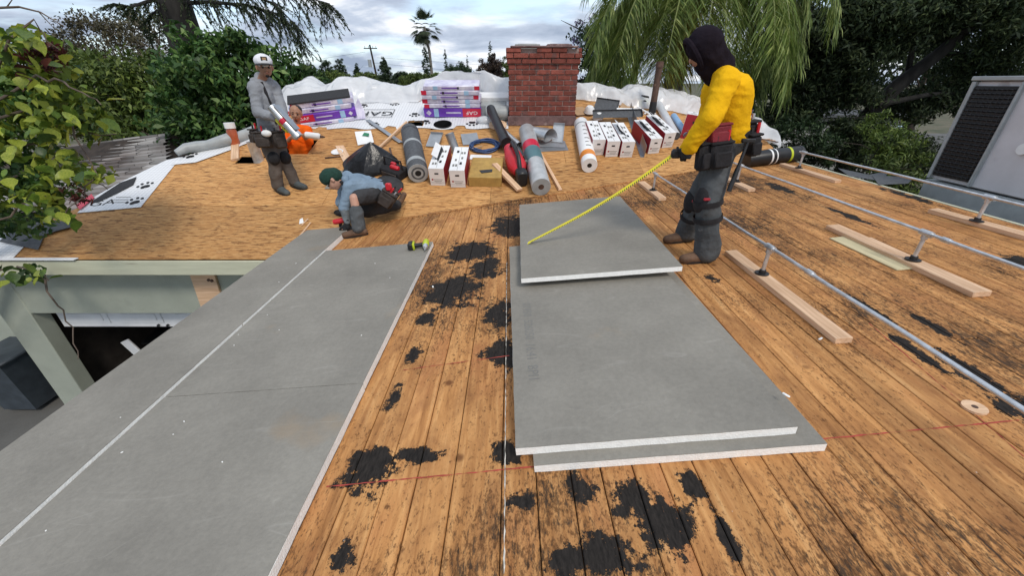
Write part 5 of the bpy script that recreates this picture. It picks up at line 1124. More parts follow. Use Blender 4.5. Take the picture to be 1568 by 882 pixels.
blob('hood', [(P['neck']-hf*.09+hu*.02, .075, P['neck']-hf*.06-hu*.02, .08), (P['neck']-hf*.03-hs*.09-hu*.02, .055, P['neck']-hf*.03+hs*.09-hu*.02, .055), (P['neck']+hf*.03-hs*.06-hu*.05, .05, P['neck']+hf*.03+hs*.06-hu*.05, .05)], 'fleece_grey', t, .011, 5, .008)
blob('hair', [(hc_-hf*.035+hu*.0, (.095, .095, .09)), (hc_-hf*.06-hu*.05, .05, hc_-hf*.05-hu*.08, .04)], 'hair', t, .010, 3)
cp = blob('cap', [(hc_-hf*.01+hu*.068, (.112, .112, .085)), (hc_+hf*.01+hu*.06, .098, hc_-hf*.03+hu*.055, .10)], 'cap_white', t, .009, 4)
b = MB(); vs = []; XC = Matrix((hf, hs, hu)).transposed().to_4x4(); n = 11
for r0, h0 in ((.10, .048), (.165, .032)):
    for k in range(n): a = -1.15+2.3*k/(n-1); vs.append((.99*r0*math.cos(a)+(.01 if r0 > .1 else 0), r0*.86*math.sin(a) if r0 > .15 else r0*math.sin(a), h0-.012*math.sin(a)**2))
b.add(vs, [(i, i+1, n+i+1, n+i) for i in range(n-1)], X=T(hc_) @ XC); b.add([(x, y, z-.006) for x, y, z in vs], [(n+i, n+i+1, i+1, i) for i in range(n-1)], X=T(hc_) @ XC); hold(b.build('brim', 'black_fabric'), cp)
b = MB(); b.box((.096, 0, .095), (.012, .075, .05), .004, X=T(hc_) @ XC); b.box((.103, 0, .095), (.008, .045, .028), .002, m=1, X=T(hc_) @ XC); hold(b.build('patch', ['black_fabric', 'cardboard']), cp)
blob('beard', [(hc_+hf*.062-hu*.098, .026, hc_+hf*.05-hu*.09, .03), (hc_+hf*.086-hu*.055-hs*.022, .008, hc_+hf*.086-hu*.055+hs*.022, .008)], 'hair', t, .007, 2)
belt(t, lerp(P['pelvis'], P['chest'], .08), .19, .185, 'leather', Matrix.Identity(4), .06)
b = MB(); ca = P['chest']+V((.08, -.17, .10)); b.path([P['neck']+V((.04, -.10, -.03)), P['chest']+V((.14, -.14, .05)), lerp(P['chest'], P['pelvis'], .5)+V((.18, -.10, 0)), P['pelvis']+V((.15, -.12, .08))], .022, 6); hold(b.build('suspender', 'black_fabric'), t)
pouch(t, J(404, 214, 5.72), (.22, .10, .20), 'leather', 'tool_pouch', RZ(.2), 3); pouch(t, J(428, 214, 5.75), (.16, .10, .22), 'leather', 'tool_pouch', RZ(.8), 2); pouch(t, J(392, 208, 5.9), (.1, .15, .18), 'leather', 'tool_pouch', RZ(-.3), 2)
b = MB(); b.ball(J(408, 204, 5.66), (.07, .04, .045), 12); hold(b.build('white_cup', 'card_white'), t)
for i in (0, 1):
    kk = P['kn'][i]; blob('knee_pad', [(kk+V((.03, -.04, .06)), (.085, .08, .10))], 'black_fabric', t, .01, 3)
a, d = J(425, 212, 5.50), J(440, 172, 5.55); v = J(452, 196, 5.52)-J(427, 168, 5.52); v = v.normalized()
p0 = J(436, 186, 5.52)-v*.22; X = T(p0) @ v.to_track_quat('Z', 'Y').to_matrix().to_4x4()
t = thing('roof_vent', 'shiny metal roof vent held in the gloves of the man in grey', 'vent', X)
b = MB(); b.lathe([(.052, 0), (.055, 0), (.055, .40), (.06, .41), (.06, .45), (.052, .45), (.052, 0)], 22); b.build('tube', 'galv', t)
b = MB(); b.box((0, .065, .20), (.13, .006, .36), .002); b.build('flashing', 'galv_sheet', t)
b = MB(); b.lathe([(.0555, .18), (.0565, .19), (.0565, .23), (.0555, .24)], 22); b.build('label', 'redwrap', t)
# ---- kneeling man
gk = lambda v: max(nz(v.x), mz(v.y))
k1 = N(552, 361); z1 = lambda v: gk(v)
P = dict(base=V((-2.0, 4.95, nz(-2.0))), head=J(510, 275, 4.98), neck=J(527, 276, 5.02), chest=J(548, 283, 5.08), pelvis=J(585, 292, 5.28), side=V((.35, -.94, 0)),
         sh=[J(535, 288, 4.92), J(533, 272, 5.22)], el=[J(527, 318, 4.86), J(522, 310, 5.14)], wr=[J(532, 341, 4.80), J(525, 322, 5.06)], hd=[J(533, 351, 4.79), J(523, 328, 5.04)],
         hside=[V((1, .3, 0)), V((1, .3, 0))], hbend=[V((-1, .2, -.6)), V((-1, .2, -.6))],
         hip=[J(580, 296, 5.16), J(592, 296, 5.40)], kn=[J(542, 303, 4.78), J(562, 322, 5.22)], an=[V((k1.x, k1.y, gk(k1)+.09)), J(606, 314, 5.42)], toe=[V((k1.x-.2, k1.y-.04, gk(k1)+.03)), J(613, 308, 5.5)],
         hf=V((-.62, -.30, -.72)), hu=V((-.75, 0, .66)))
t, hf, hu, hs = person('person in a blue shirt and green beanie kneeling at the eave boards', P, True, 'skin2')
shirt(t, P, 'shirt_blue', 'shirt', 1.04, 1, .014, .0, 0)
blob('sleeve', [(P['el'][0]+(P['sh'][0]-P['el'][0])*.25, .062, P['el'][0], .058), (P['el'][0], .058, lerp(P['el'][0], P['wr'][0], .95), .047)], 'sleeve_grey', t, .010, 5, .01)
blob('sleeve', [(P['el'][1]+(P['sh'][1]-P['el'][1])*.25, .062, P['el'][1], .058), (P['el'][1], .058, lerp(P['el'][1], P['wr'][1], .95), .047)], 'sleeve_grey', t, .010, 5, .01)
sd = P['side'].normalized(); pk = P['kn']
blob('trousers', [(P['pelvis']-sd*.08, .135, P['pelvis']+sd*.08, .135), (P['hip'][0], .125, lerp(P['hip'][0], pk[0], .8), .10), (P['hip'][1], .125, pk[1], .10), (pk[1], .095, P['an'][1], .075)], 'pants_black', t, .011, 8, .016, 7)
blob('trouser_leg', [(lerp(pk[0], P['an'][0], .42), .082, lerp(pk[0], P['an'][0], .95), .085)], 'pants_grey', t, .010, 4, .012)
shoe(t, P['an'][0], P['toe'][0], 'boot', gk, 1.15)
blob('shoe', [(P['an'][1], .05, P['toe'][1], .045), (P['toe'][1], .045, P['toe'][1]+V((.05, .05, .08)), .04)], 'boot', t, .01, 3)
gloves(t, P, 'glove_black')
hc_ = P['head']
bn = blob('beanie', [(hc_-hf*.015+hu*.055, (.112, .112, .10)), (hc_-hf*.05+hu*.02, .10, hc_+hf*.02+hu*.06, .10)], 'cap_green', t, .009, 4, .004, 25)
b = MB(); b.lathe([(.108, -.03), (.113, -.02), (.113, .015), (.108, .025)], 28, X=T(hc_-hf*.01+hu*.04) @ hu.to_track_quat('Z', 'Y').to_matrix().to_4x4()); hold(b.build('cuff', 'cap_green'), bn)
blob('hair', [(hc_-hf*.06-hu*.03, .05, hc_-hf*.06-hu*.06, .045)], 'hair', t, .009, 2)
b = MB(); b.path([hc_+hf*.085-hs*.07+hu*.0, hc_+hf*.098-hs*.03-hu*.004, hc_+hf*.1-hu*.004, hc_+hf*.098+hs*.03-hu*.004, hc_+hf*.085+hs*.07], .007, 6); hold(b.build('glasses', 'black_plastic'), t)
blob('collar', [(P['neck']-sd*.06+V((.02, 0, .02)), .05, P['neck']+sd*.06+V((.02, 0, .02)), .05)], 'shirt_blue', t, .01, 4)
belt(t, lerp(P['pelvis'], P['chest'], .30), .15, .19, 'leather', RY(R(75)), .055)
pouch(t, J(592, 305, 5.02), (.20, .10, .20), 'leather', 'tool_pouch', RY(R(35)), 3); pouch(t, J(600, 300, 5.15), (.15, .10, .18), 'leather', 'tool_pouch', RY(R(40)), 2)
b = MB(); b.box(J(595, 286, 5.02), (.08, .05, .10), .015); hold(b.build('red_buckle', 'red_plastic'), t)
b = MB(); p = P['chest']+V((0, 0, 0)); b.path([P['neck']+V((0, -.12, .02)), P['chest']+V((-.05, -.16, -.05)), P['chest']+V((.05, -.12, -.13))], .018, 6); hold(b.build('strap', 'black_fabric'), t)
p = P['hd'][1]; t = thing('impact_driver', 'red and black impact driver under the kneeling man\'s far hand', 'drill', MM((p.x-.02, p.y-.03), R(200)))
zt_ = max(.06, 0)
b = MB(); b.box((0, 0, .03), (.12, .08, .055), .012); b.build('battery', 'black_plastic', t)
b = MB(); b.path([(0, 0, .055), (.0, 0, .10), (-.02, 0, .15)], [.022, .02, .024], 10); b.build('handle', 'black_plastic', t)
b = MB(); b.path([(.07, 0, .17), (.05, 0, .17), (-.07, 0, .17)], [.025, .036, .034], 14); b.build('motor_housing', 'red_plastic', t)
b = MB(); b.path([(-.07, 0, .17), (-.12, 0, .17), (-.15, 0, .17)], [.028, .022, .010], 12); b.build('chuck', 'iron', t)
# ---- man in orange standing in the roof opening
oy = 7.30
P = dict(base=V((-3.62, 7.3, mz(7.3)-1.0)), head=J(453, 173, 7.28), neck=J(455, 190, 7.30), chest=J(458, 206, 7.30), pelvis=J(462, 250, 7.30), side=V((.96, -.25, 0)),
         sh=[J(471, 200, 7.22), J(441, 197, 7.36)], el=[J(474, 217, 7.12), J(437, 220, 7.24)], wr=[J(464, 207, 6.92), J(446, 210, 7.0)], hd=[J(470, 206, 6.88), J(452, 207, 6.95)],
         hside=[V((0, .3, 1)), V((0, .3, 1))], hbend=[V((1, .3, 0)), V((1, .3, 0))],
         hip=[J(468, 256, 7.28), J(456, 256, 7.32)], kn=[V((-3.45, 7.28, -2.0)), V((-3.7, 7.32, -2.0))], an=[V((-3.45, 7.3, -2.4)), V((-3.7, 7.34, -2.4))], toe=[V((-3.42, 7.12, -2.46)), V((-3.7, 7.16, -2.46))],
         hf=V((.28, -.93, -.1)), hu=V((.12, 0, 1)))
t, hf, hu, hs = person('person in a bright orange shirt standing waist deep in the roof opening', P, True)
shirt(t, P, 'orange_shirt', 'shirt', 1.06, 1, .014, .1, .45)
trousers(t, P, 'pants_black', .98, .085, .012)
for i in (0, 1): blob('shoe', [(P['an'][i]+V((0, .03, -.04)), .05, P['toe'][i], .042)], 'boot_grey', t, .01, 3)
hc_ = P['head']
blob('hair', [(hc_-hf*.03+hu*.045, (.102, .102, .085)), (hc_-hf*.055-hu*.01, .075, hc_-hf*.05-hu*.04, .06)], 'hair', t, .009, 3)
blob('beard', [(hc_+hf*.06-hu*.10, .024, hc_+hf*.05-hu*.092, .03), (hc_+hf*.086-hu*.053-hs*.024, .009, hc_+hf*.086-hu*.053+hs*.024, .009)], 'hair', t, .007, 2)
b = MB(); b.box((-3.6, 7.3, -2.50), (1.6, .5, .05), .005); tag(b.build('attic_plank', 'lumber'), 'plank inside the roof opening beneath the man in orange', 'plank')
a = P['hd'][0]+V((.01, -.02, 0)); X = T(a+V((0, 0, .0))) @ RY(R(97)); t = thing('caulk_bottle', 'white plastic bottle held by the man in orange', 'bottle', X)
b = MB(); b.lathe([(0, -.02), (.045, -.02), (.05, 0), (.05, .19), (.03, .215), (0, .215)], 16); b.build('body', 'card_white', t)
b = MB(); b.lathe([(.022, .215), (.022, .25), (.008, .29), (0, .29)], 12); b.build('nozzle', 'rust', t)
# ------------------------------------------------------------------ vegetation
def leaf_mesh(C, D, U, L, W, name, m, fold=.25):
    """C centres, D axis, U normal (n,3); each leaf a folded six-point blade"""
    n = len(C); D = D/np.linalg.norm(D, axis=1, keepdims=True); Sx = np.cross(D, U); Sx /= np.linalg.norm(Sx, axis=1, keepdims=True)+1e-9; U = np.cross(Sx, D)
    L = L[:, None]; W = W[:, None]
    v = np.stack([C-D*L*.5, C-D*L*.05+Sx*W*.5+U*W*fold, C+D*L*.5-U*L*.12, C-D*L*.05-Sx*W*.5+U*W*fold], 1).reshape(-1, 3)
    me = bpy.data.meshes.new(name); me.vertices.add(4*n); me.vertices.foreach_set('co', v.astype(np.float32).ravel()); me.loops.add(4*n); me.loops.foreach_set('vertex_index', np.arange(4*n, dtype=np.int32))
    me.polygons.add(n); me.polygons.foreach_set('loop_start', np.arange(0, 4*n, 4, dtype=np.int32)); me.polygons.foreach_set('loop_total', np.full(n, 4, np.int32)); me.update(calc_edges=True); me.materials.append(K[m]); return me
def rdir(n): v = rng.normal(size=(n, 3)); return v/np.linalg.norm(v, axis=1, keepdims=True)
def clumps(ells, nc, nl, cr, flat=.75, bias=.5):
    """leaf centres: clumps scattered through ellipsoids, more of them near the surface"""
    out, nor = [], []
    vol = np.array([e[1][0]*e[1][1]*e[1][2] for e in ells]); vol = vol**.67/np.sum(vol**.67)
    for e, f in zip(ells, vol):
        k = max(1, int(nc*f)); d = rdir(k); rad = rng.uniform(0, 1, (k, 1))**bias*.5+.5*rng.uniform(.3, 1, (k, 1)); c = np.array(e[0])+d*rad*np.array(e[1])
        for q, dd in zip(c, d):
            r = cr*rng.uniform(.55, 1.35); m = int(nl*rng.uniform(.5, 1.4)); o = rdir(m)*(rng.uniform(0, 1, (m, 1))**.45)*r; o[:, 2] *= flat; out.append(q+o); nor.append(o*.7/r+dd*.6+np.array((0, 0, .7)))
    return np.concatenate(out), np.concatenate(nor)
def crown(parent, ells, nc, nl, cr, ls, m, name='crown', flat=.75, droop=.3, wr=.5, bias=.5):
    C, Nn = clumps(ells, nc, nl, cr, flat, bias); n = len(C); U = Nn+rdir(n)*.9; D = rdir(n); D[:, 2] -= droop
    L = ls*rng.uniform(.55, 1.3, n); me = leaf_mesh(C, D, U, L, L*wr*rng.uniform(.8, 1.2, n), name, m); o = link(name, me); hold(o, parent); return o
def limbs(parent, base, r0, tips, m, name='trunk', nseg=6, wob=.06, split=.45):
    b = MB(); base = V(base); r = random.Random(int(abs(base.x*10))+3); top = sum((V(t_) for t_ in tips), V())/len(tips); fork = base.lerp(V((base.x*.6+top.x*.4, base.y*.6+top.y*.4, base.z+(top.z-base.z)*split)), 1)
    n = 6; H = (fork-base).length; b.path([base.lerp(fork, i/n)+V((r.uniform(-1, 1), r.uniform(-1, 1), 0))*wob*(i > 0)*(i < n) for i in range(n+1)], [r0*(1.25-.5*i/n) if i else r0*1.5 for i in range(n+1)], 12)
    for t_ in tips:
        t_ = V(t_); p = [fork.lerp(t_, i/nseg)+V((r.uniform(-1, 1), r.uniform(-1, 1), r.uniform(-.5, 1)))*wob*1.6*(0 < i < nseg)*(t_-fork).length*.5 for i in range(nseg+1)]; b.path(p, [r0*.55*(1-.9*i/nseg) for i in range(nseg+1)], 8)
        for k in range(3):
            i = r.randint(1, nseg-1); q = p[i]; e = q+V((r.uniform(-1, 1), r.uniform(-1, 1), r.uniform(-.2, 1))).normalized()*(t_-fork).length*.4; b.path([q, q.lerp(e, .5)+V((0, 0, .05)), e], [r0*.25*(1-i/nseg*.6), r0*.15, r0*.04], 6)
    o = b.build(name, m); hold(o, parent); return o
def tree(name, label, base, r0, ells, nc, nl, cr, ls, m, bark='bark', cat='tree', grp=None, **kw):
    t = thing(name, label, cat, T(base), grp); upd(); limbs(t, base, r0, [e[0] for e in ells][:7], bark); crown(t, ells, nc, nl, cr, ls, m, **kw); return t
def E(px, py, Y, rx, ry, rz): p = J(px, py, Y); return ((p.x, p.y, p.z), (rx, ry, rz))
# big leafy tree left behind the roof, with darker and lighter halves
tree('leafy_tree', 'large dark green broadleaf tree behind the man in grey', (-6.2, 12.2, GZ), .16, [E(330, 110, 11.8, 1.5, 1.3, 1.1), E(400, 140, 11.8, 1.5, 1.2, 1.1), E(330, 180, 11.6, 1.7, 1.3, 1.3), E(290, 200, 11.6, 1.3, 1.2, 1.2), E(430, 200, 12, 1.3, 1.2, 1.2), E(350, 75, 12, .8, .8, .6), E(455, 125, 12.2, .7, .8, .6), E(405, 85, 12, .6, .7, .5), E(380, 250, 12, 1.8, 1.2, 1.3)], 250, 95, .42, .20, 'leaf_mid', wr=.42)
tree('leafy_tree', 'yellow-green bushy tree overhanging the shingle roof', (-11, 13.5, GZ), .14, [E(150, 130, 13.2, 1.8, 1.4, 1.0), E(220, 120, 13.4, 1.6, 1.3, 1.0), E(240, 175, 13.2, 1.5, 1.3, 1.1), E(180, 180, 13.4, 1.7, 1.3, 1.0), E(100, 120, 13.6, 1.5, 1.3, 1.0), E(265, 150, 13, 1.2, 1.2, 1.2)], 200, 85, .42, .17, 'leaf_far2', wr=.42)
# sparse brown tree
t = thing('bare_tree', 'thin sparse brownish tree showing sky between its twigs', 'tree', T(-17, 20, GZ)); upd()
b = MB(); r = random.Random(4); base = V((-17, 20, GZ)); tips = []
for k in range(26):
    px, py = r.uniform(88, 245), r.uniform(28, 92); e = J(px, py, 20+r.uniform(-1.5, 1.5)); m_ = base.lerp(e, .55)+V((r.uniform(-.5, .5), 0, .6)); b.path([base.lerp(e, .2)*1+V((0, 0, 0)), m_, e], [.07, .05, .012], 6); tips.append(e)
    for q in range(14):
        s_ = m_.lerp(e, r.uniform(.1, 1)); d = V((r.uniform(-1, 1), r.uniform(-1, 1), r.uniform(-.3, 1))).normalized()*r.uniform(.3, 1.0); b.path([s_, s_+d*.5+V((0, 0, .06)), s_+d], [.016, .011, .005], 4, False)
b.path([base, base.lerp(V((-16.5, 20, -1)), 1)], [.2, .12], 8)
hold(b.build('trunk', 'twig'), t); crown(t, [((e.x, e.y, e.z), (.7, .7, .5)) for e in tips], 330, 28, .4, .13, 'leaf_brown', bias=.9)
# deodar cedar: dark trunk leaving the top of the frame, drooping boughs
t = thing('cedar_tree', 'tall cedar with a dark leaning trunk and drooping needle boughs', 'tree', T(J(300, 120, 13.5).x+.3, 13.5, GZ)); upd()
b = MB(); pa = [V((t.location.x, 13.5, GZ)), J(296, 110, 13.5), J(288, 70, 13.5), J(275, 30, 13.5), J(262, -10, 13.5), J(245, -70, 13.5)]; b.path(pa, [.6, .47, .45, .43, .41, .36], 14); ctk = b.build('trunk', 'bark_dark'); hold(ctk, t)
C, D, U = [], [], []; bb = MB(); r = random.Random(8)
def bough(pts, nt, tl, Y):
    pts = [J(px, py, Y+dy) for px, py, dy in pts]; n = len(pts); bb.path(pts, [.06*(1-.85*i/(n-1)) for i in range(n)], 6)
    for k in range(nt):
        f_ = r.uniform(.05, 1)*(n-1); i = min(int(f_), n-2); p = pts[i].lerp(pts[i+1], f_-i); ax = (pts[i+1]-pts[i]).normalized()
        d = (ax*r.uniform(.2, .9)+V((r.uniform(-.7, .7), r.uniform(-.7, .7), r.uniform(-1.1, .1)))).normalized(); l = tl*r.uniform(.4, 1.1); q = [p+d*l*s+V((0, 0, -.35*l*s*s)) for s in (0, .33, .66, 1)]; bb.path(q, [.011, .008, .006, .003], 4, False)
        for s in range(int(30*l/.5)):
            u_ = r.random()*3; j = min(int(u_), 2); c = q[j].lerp(q[j+1], u_-j); dd = d+V((r.uniform(-1, 1), r.uniform(-1, 1), r.uniform(-1, .5)))*.9; C.append(c+dd*.03); D.append(dd); U.append((r.uniform(-1, 1), r.uniform(-1, 1), 1))
bough([(270, 5, 0), (320, 2, -.4), (380, 8, -.8), (430, 22, -1), (462, 70, -1.1)], 75, .75, 13.5)
bough([(262, -25, 0), (350, -30, -.8), (430, -15, -1.2), (505, 5, -1.4)], 90, .8, 13.5)
bough([(260, -10, 0), (225, 2, -.5), (200, 10, -.8), (172, 4, -1)], 55, .6, 13.5)
bough([(270, 0, 0), (232, 22, -.3), (210, 45, -.4)], 22, .45, 13.5)
bough([(255, -40, 0), (330, -28, -1.6), (420, 5, -2.2), (455, 40, -2.3)], 60, .7, 13.5)
bough([(285, 40, 0), (255, 45, .4), (235, 52, .6)], 14, .3, 13.5)
hold(bb.build('boughs', 'bark_dark'), t); n = len(C); hold(link('needles', leaf_mesh(np.array([tuple(c) for c in C]), np.array([tuple(c) for c in D]), np.array(U), np.full(n, .10), np.full(n, .022), 'needles', 'leaf_conifer')), t)
# foreground vine on the left with single large leaves
VX = -6.3
t = thing('climbing_vine', 'leafy yellow-green vine with maroon tufts reaching over the roof corner', 'vine', T(-8.8, 4.6, GZ)); upd()
b = MB(); r = random.Random(12); spray = [((-60, 210), (60, 150), (110, 190), (150, 270), (95, 335)), ((-80, 200), (20, 60), (50, 35), (90, 75)), ((-60, 180), (60, 120), (110, 130), (155, 160)), ((-50, 250), (40, 225), (100, 205), (178, 205)), ((-40, 300), (50, 255), (120, 270), (165, 290)), ((-60, 420), (20, 410), (60, 415), (75, 430)), ((-60, 330), (0, 335), (40, 310), (70, 300)), ((-70, 90), (0, 100), (40, 95), (95, 110)), ((60, 420), (80, 455), (108, 500), (120, 550))]
base = V((-8.8, 4.6, GZ))
for s in spray:
    pts = [J(px, py, 4.05+r.uniform(-.25, .25)) for px, py in s]; pts2 = []
    for i in range(len(pts)-1):
        for k in range(4): pts2.append(pts[i].lerp(pts[i+1], k/4)+V((r.uniform(-.03, .03), r.uniform(-.03, .03), r.uniform(-.03, .03))))
    pts2.append(pts[-1]); b.path(pts2, [.013*(1-.7*i/len(pts2)) for i in range(len(pts2))], 6)
for px, py in ((-60, 210), (-80, 200), (-60, 420), (-70, 90)): e = J(px, py, 4.05); b.path([base, base.lerp(e, .5)+V((-.1, .1, 0)), e], [.06, .04, .016], 8)
hold(b.build('stem', 'twig'), t)
b = MB(); b.path([J(-20, 12, 4.0), J(30, 10, 4.0), J(62, 18, 4.0), J(98, 40, 4.0)], [.01, .009, .006, .003], 5); b.path([J(58, 16, 4.0), J(82, 42, 4.0)], [.005, .002], 4); b.path([J(10, 11, 4.0), J(22, -6, 4.0)], [.005, .002], 4); hold(b.build('dry_stem', 'twig'), t)
def blade(n=5, w=.5):
    m_ = MB(); pts = [(0, 0, 0)]; prof = [(.12, .30), (.35, .50), (.62, .40), (.84, .18)]
    vs = [(0, 0, 0)]+[(x, -y*w*2, .10*y) for x, y in prof]+[(1, 0, -.16)]+[(x, y*w*2, .10*y) for x, y in reversed(prof)]+[(x, 0, -.03-.1*x*x) for x, y in prof]
    fs = [(0, 1, 10), (1, 2, 11, 10), (2, 3, 12, 11), (3, 4, 13, 12), (4, 5, 13), (5, 6, 13), (6, 7, 12, 13), (7, 8, 11, 12), (8, 9, 10, 11), (9, 0, 10)]
    m_.add(vs, fs); return m_
vm = {}
for nm, c1, c2 in (('yellow green leaf', (.22, .29, .025), (.38, .42, .06)), ('green leaf', (.08, .15, .018), (.16, .24, .03)), ('deep green leaf', (.03, .065, .015), (.07, .12, .025)), ('maroon leaf', (.05, .014, .016), (.12, .03, .03))):
    mm = mat(nm, c1, .42, .1, 9, col2=c2, trans=.3, rand=.25); vm[nm] = blade(w=.40).mesh('leaf', mm)
vmk = list(vm.values())
rv = random.Random(31)
clus = [((30, 60), (40, 28), 45), ((95, 62), (9, 8), 5), ((45, 120), (70, 35), 60), ((70, 170), (75, 35), 70), ((120, 195), (45, 22), 34), ((30, 230), (45, 40), 30), ((100, 255), (50, 26), 36), ((135, 262), (38, 14), 16), ((95, 325), (30, 20), 22), ((30, 300), (40, 30), 26), ((40, 420), (42, 14), 26), ((10, 90), (30, 40), 30)]
for (cx, cy), (rx, ry), n in clus:
    for k in range(int(n*.70)):
        px, py = cx+rv.gauss(0, .5)*rx, cy+rv.gauss(0, .5)*ry; p = J(px, py, 4.05+rv.uniform(-.45, .45)); up_ = rv.random(); shade = 0 if up_ < .42 else (1 if up_ < .8 else 2)
        if 20 < px < 85 and 68 < py < 118 and rv.random() < .3: shade = 3
        o = link('leaf', vmk[shade]); s = rv.uniform(.06, .165); dv = V((rv.uniform(-1, 1), rv.uniform(-1, .3), rv.uniform(-1.1, .35))).normalized()
        o.matrix_basis = T(p) @ dv.to_track_quat('X', 'Z').to_matrix().to_4x4() @ RX(rv.uniform(-.7, .7)) @ Matrix.Scale(s, 4); hold(o, t)
f = crown(t, [E(30, 110, 4.3, .55, .4, .42), E(80, 175, 4.3, .5, .4, .3), E(10, 230, 4.35, .55, .4, .5), E(50, 270, 4.35, .5, .35, .3), E(20, 330, 4.4, .35, .3, .25), E(20, 415, 4.2, .35, .2, .12), E(-30, 170, 4.5, .6, .5, .8), E(-40, 320, 4.5, .5, .5, .6)], 110, 36, .17, .09, 'leaf_mid', name='foliage', wr=.6); f['kind'] = 'stuff'
f = crown(t, [E(20, 70, 4.2, .35, .3, .28), E(60, 130, 4.2, .5, .35, .3), E(100, 185, 4.1, .4, .3, .22), E(10, 200, 4.2, .5, .4, .4), E(110, 260, 4.1, .32, .25, .16), E(40, 300, 4.2, .4, .3, .25)], 60, 26, .16, .11, 'leaf_vine', name='sunlit_foliage', wr=.62); f['kind'] = 'stuff'  # sunlit leaves of the vine: the light is put into the paler leaf colour
f = crown(t, [E(125, 298, 4.0, .14, .1, .10), E(55, 82, 4.1, .2, .12, .1), E(85, 100, 4.1, .1, .1, .08)], 12, 40, .08, .07, 'leaf_red', name='maroon_tuft', wr=.3); f['kind'] = 'stuff'
# distant row of trees
def far(label, px, top, base_py, Y, w, m='leaf_far', kind='round', grp='distant trees beyond the roof', ls=None, dens=1):
    p = J(px, top, Y); q = J(px, 128, Y); H = p.z-q.z; Wm = (J(px+w/2, 110, Y).x-J(px-w/2, 110, Y).x)/2; base = (p.x, Y, GZ); ls = ls or Wm*.095
    if kind == 'cone': ell = [((p.x, Y, q.z+H*f), (Wm*s, Wm*s, H*.2)) for f, s in ((.05, .95), (.3, .9), (.55, .7), (.76, .48), (.88, .28))]
    elif kind == 'column': ell = [((p.x, Y, q.z+H*f), (Wm*s, Wm*s, H*.22)) for f, s in ((.0, .8), (.25, .95), (.5, .9), (.75, .7), (.88, .35))]
    else: ell = [((p.x+Wm*a, Y+Wm*c, q.z+H*f), (Wm*s, Wm*s, H*.38)) for a, c, f, s in ((0, 0, .62, .6), (-.45, .1, .45, .5), (.45, -.1, .42, .5), (-.1, .2, .1, .9), (.3, .1, .2, .6), (-.55, 0, .05, .5), (.5, 0, .05, .5))]
    return tree('distant_tree', label, base, Wm*.1, ell, int(170*dens), 120, Wm*.20, ls, m, grp=grp)
far('dark rounded twin-crowned tree left of the utility pole', 497, 87, 0, 60, 30); far('dark rounded tree beside the twin-crowned one left of the pole', 518, 85, 0, 61, 24)
far('low olive tree under the dark twin crowns', 510, 106, 0, 50, 55, 'leaf_far2'); far('small grey-green conifer just left of the utility pole', 545, 98, 0, 70, 18, kind='cone')
far('dark conical tree right of the utility pole', 587, 89, 0, 62, 28, kind='cone'); far('tall narrow cypress at the foot of the fan palm', 650, 71, 0, 64, 18, kind='column')
far('low dark bush line tree right of the conical tree', 615, 108, 0, 58, 40); far('low olive tree near the fan palm', 635, 112, 0, 52, 50, 'leaf_far2'); far('low tree mass behind the utility pole', 565, 112, 0, 66, 60, 'leaf_far2')
far('rounded dense green tree between the fan palm and the chimney', 700, 92, 0, 48, 52, 'leaf_far'); far('small pointed conifer above the rounded tree', 681, 75, 0, 72, 12, kind='cone'); far('tiny pointed conifer beside the plum tree', 715, 84, 0, 72, 8, kind='cone')
far('plum and green mottled tree beside the chimney', 750, 80, 0, 40, 48, 'leaf_plum'); far('pointed dark tree rising behind the plum tree', 750, 64, 0, 55, 14, kind='cone'); far('olive tree behind the chimney edge', 772, 82, 0, 42, 30, 'leaf_far2')
far('low dark hedge tree left end of the far row', 480, 112, 0, 44, 50, 'leaf_far'); far('low hedge tree behind the plastic sheet', 670, 114, 0, 50, 60, 'leaf_far2')
# fan palm
p = J(650, 42, 82); t = thing('fan_palm', 'tall slim fan palm rising above the far trees', 'palm', T(p.x, 82, GZ)); upd()
b = MB(); b.path([(p.x+.8, 82, GZ), (p.x+.5, 82, 5), (p.x+.1, 82, p.z-1.5), (p.x, 82, p.z+.2)], [.3, .24, .2, .2], 10); hold(b.build('trunk', 'bark_grey'), t)
C, D, U, LL, WW = [], [], [], [], []; r = random.Random(6); c0 = V((p.x, 82, p.z))
for k in range(46):
    a = r.uniform(0, 2*PI); el = r.uniform(-1.0, 1.45); d = V((math.cos(a)*math.cos(el), math.sin(a)*math.cos(el), math.sin(el))); tip = c0+d*r.uniform(1.4, 2.0); sd_ = d.cross(V((0, 0, 1))).normalized(); up_ = sd_.cross(d)
    for q in range(16):
        g_ = (q-7.5)/7.5*1.25; dd = (d*math.cos(g_)+sd_*math.sin(g_)).normalized()-V((0, 0, .25)); l = 1.7*(1-.3*abs(g_)); C.append(tip+dd*l*.5); D.append(dd); U.append(up_); LL.append(l); WW.append(.14)
hold(link('fronds', leaf_mesh(np.array([tuple(c) for c in C]), np.array([tuple(c) for c in D]), np.array([tuple(c) for c in U]), np.array(LL), np.array(WW), 'fronds', 'fan_palm')), t)
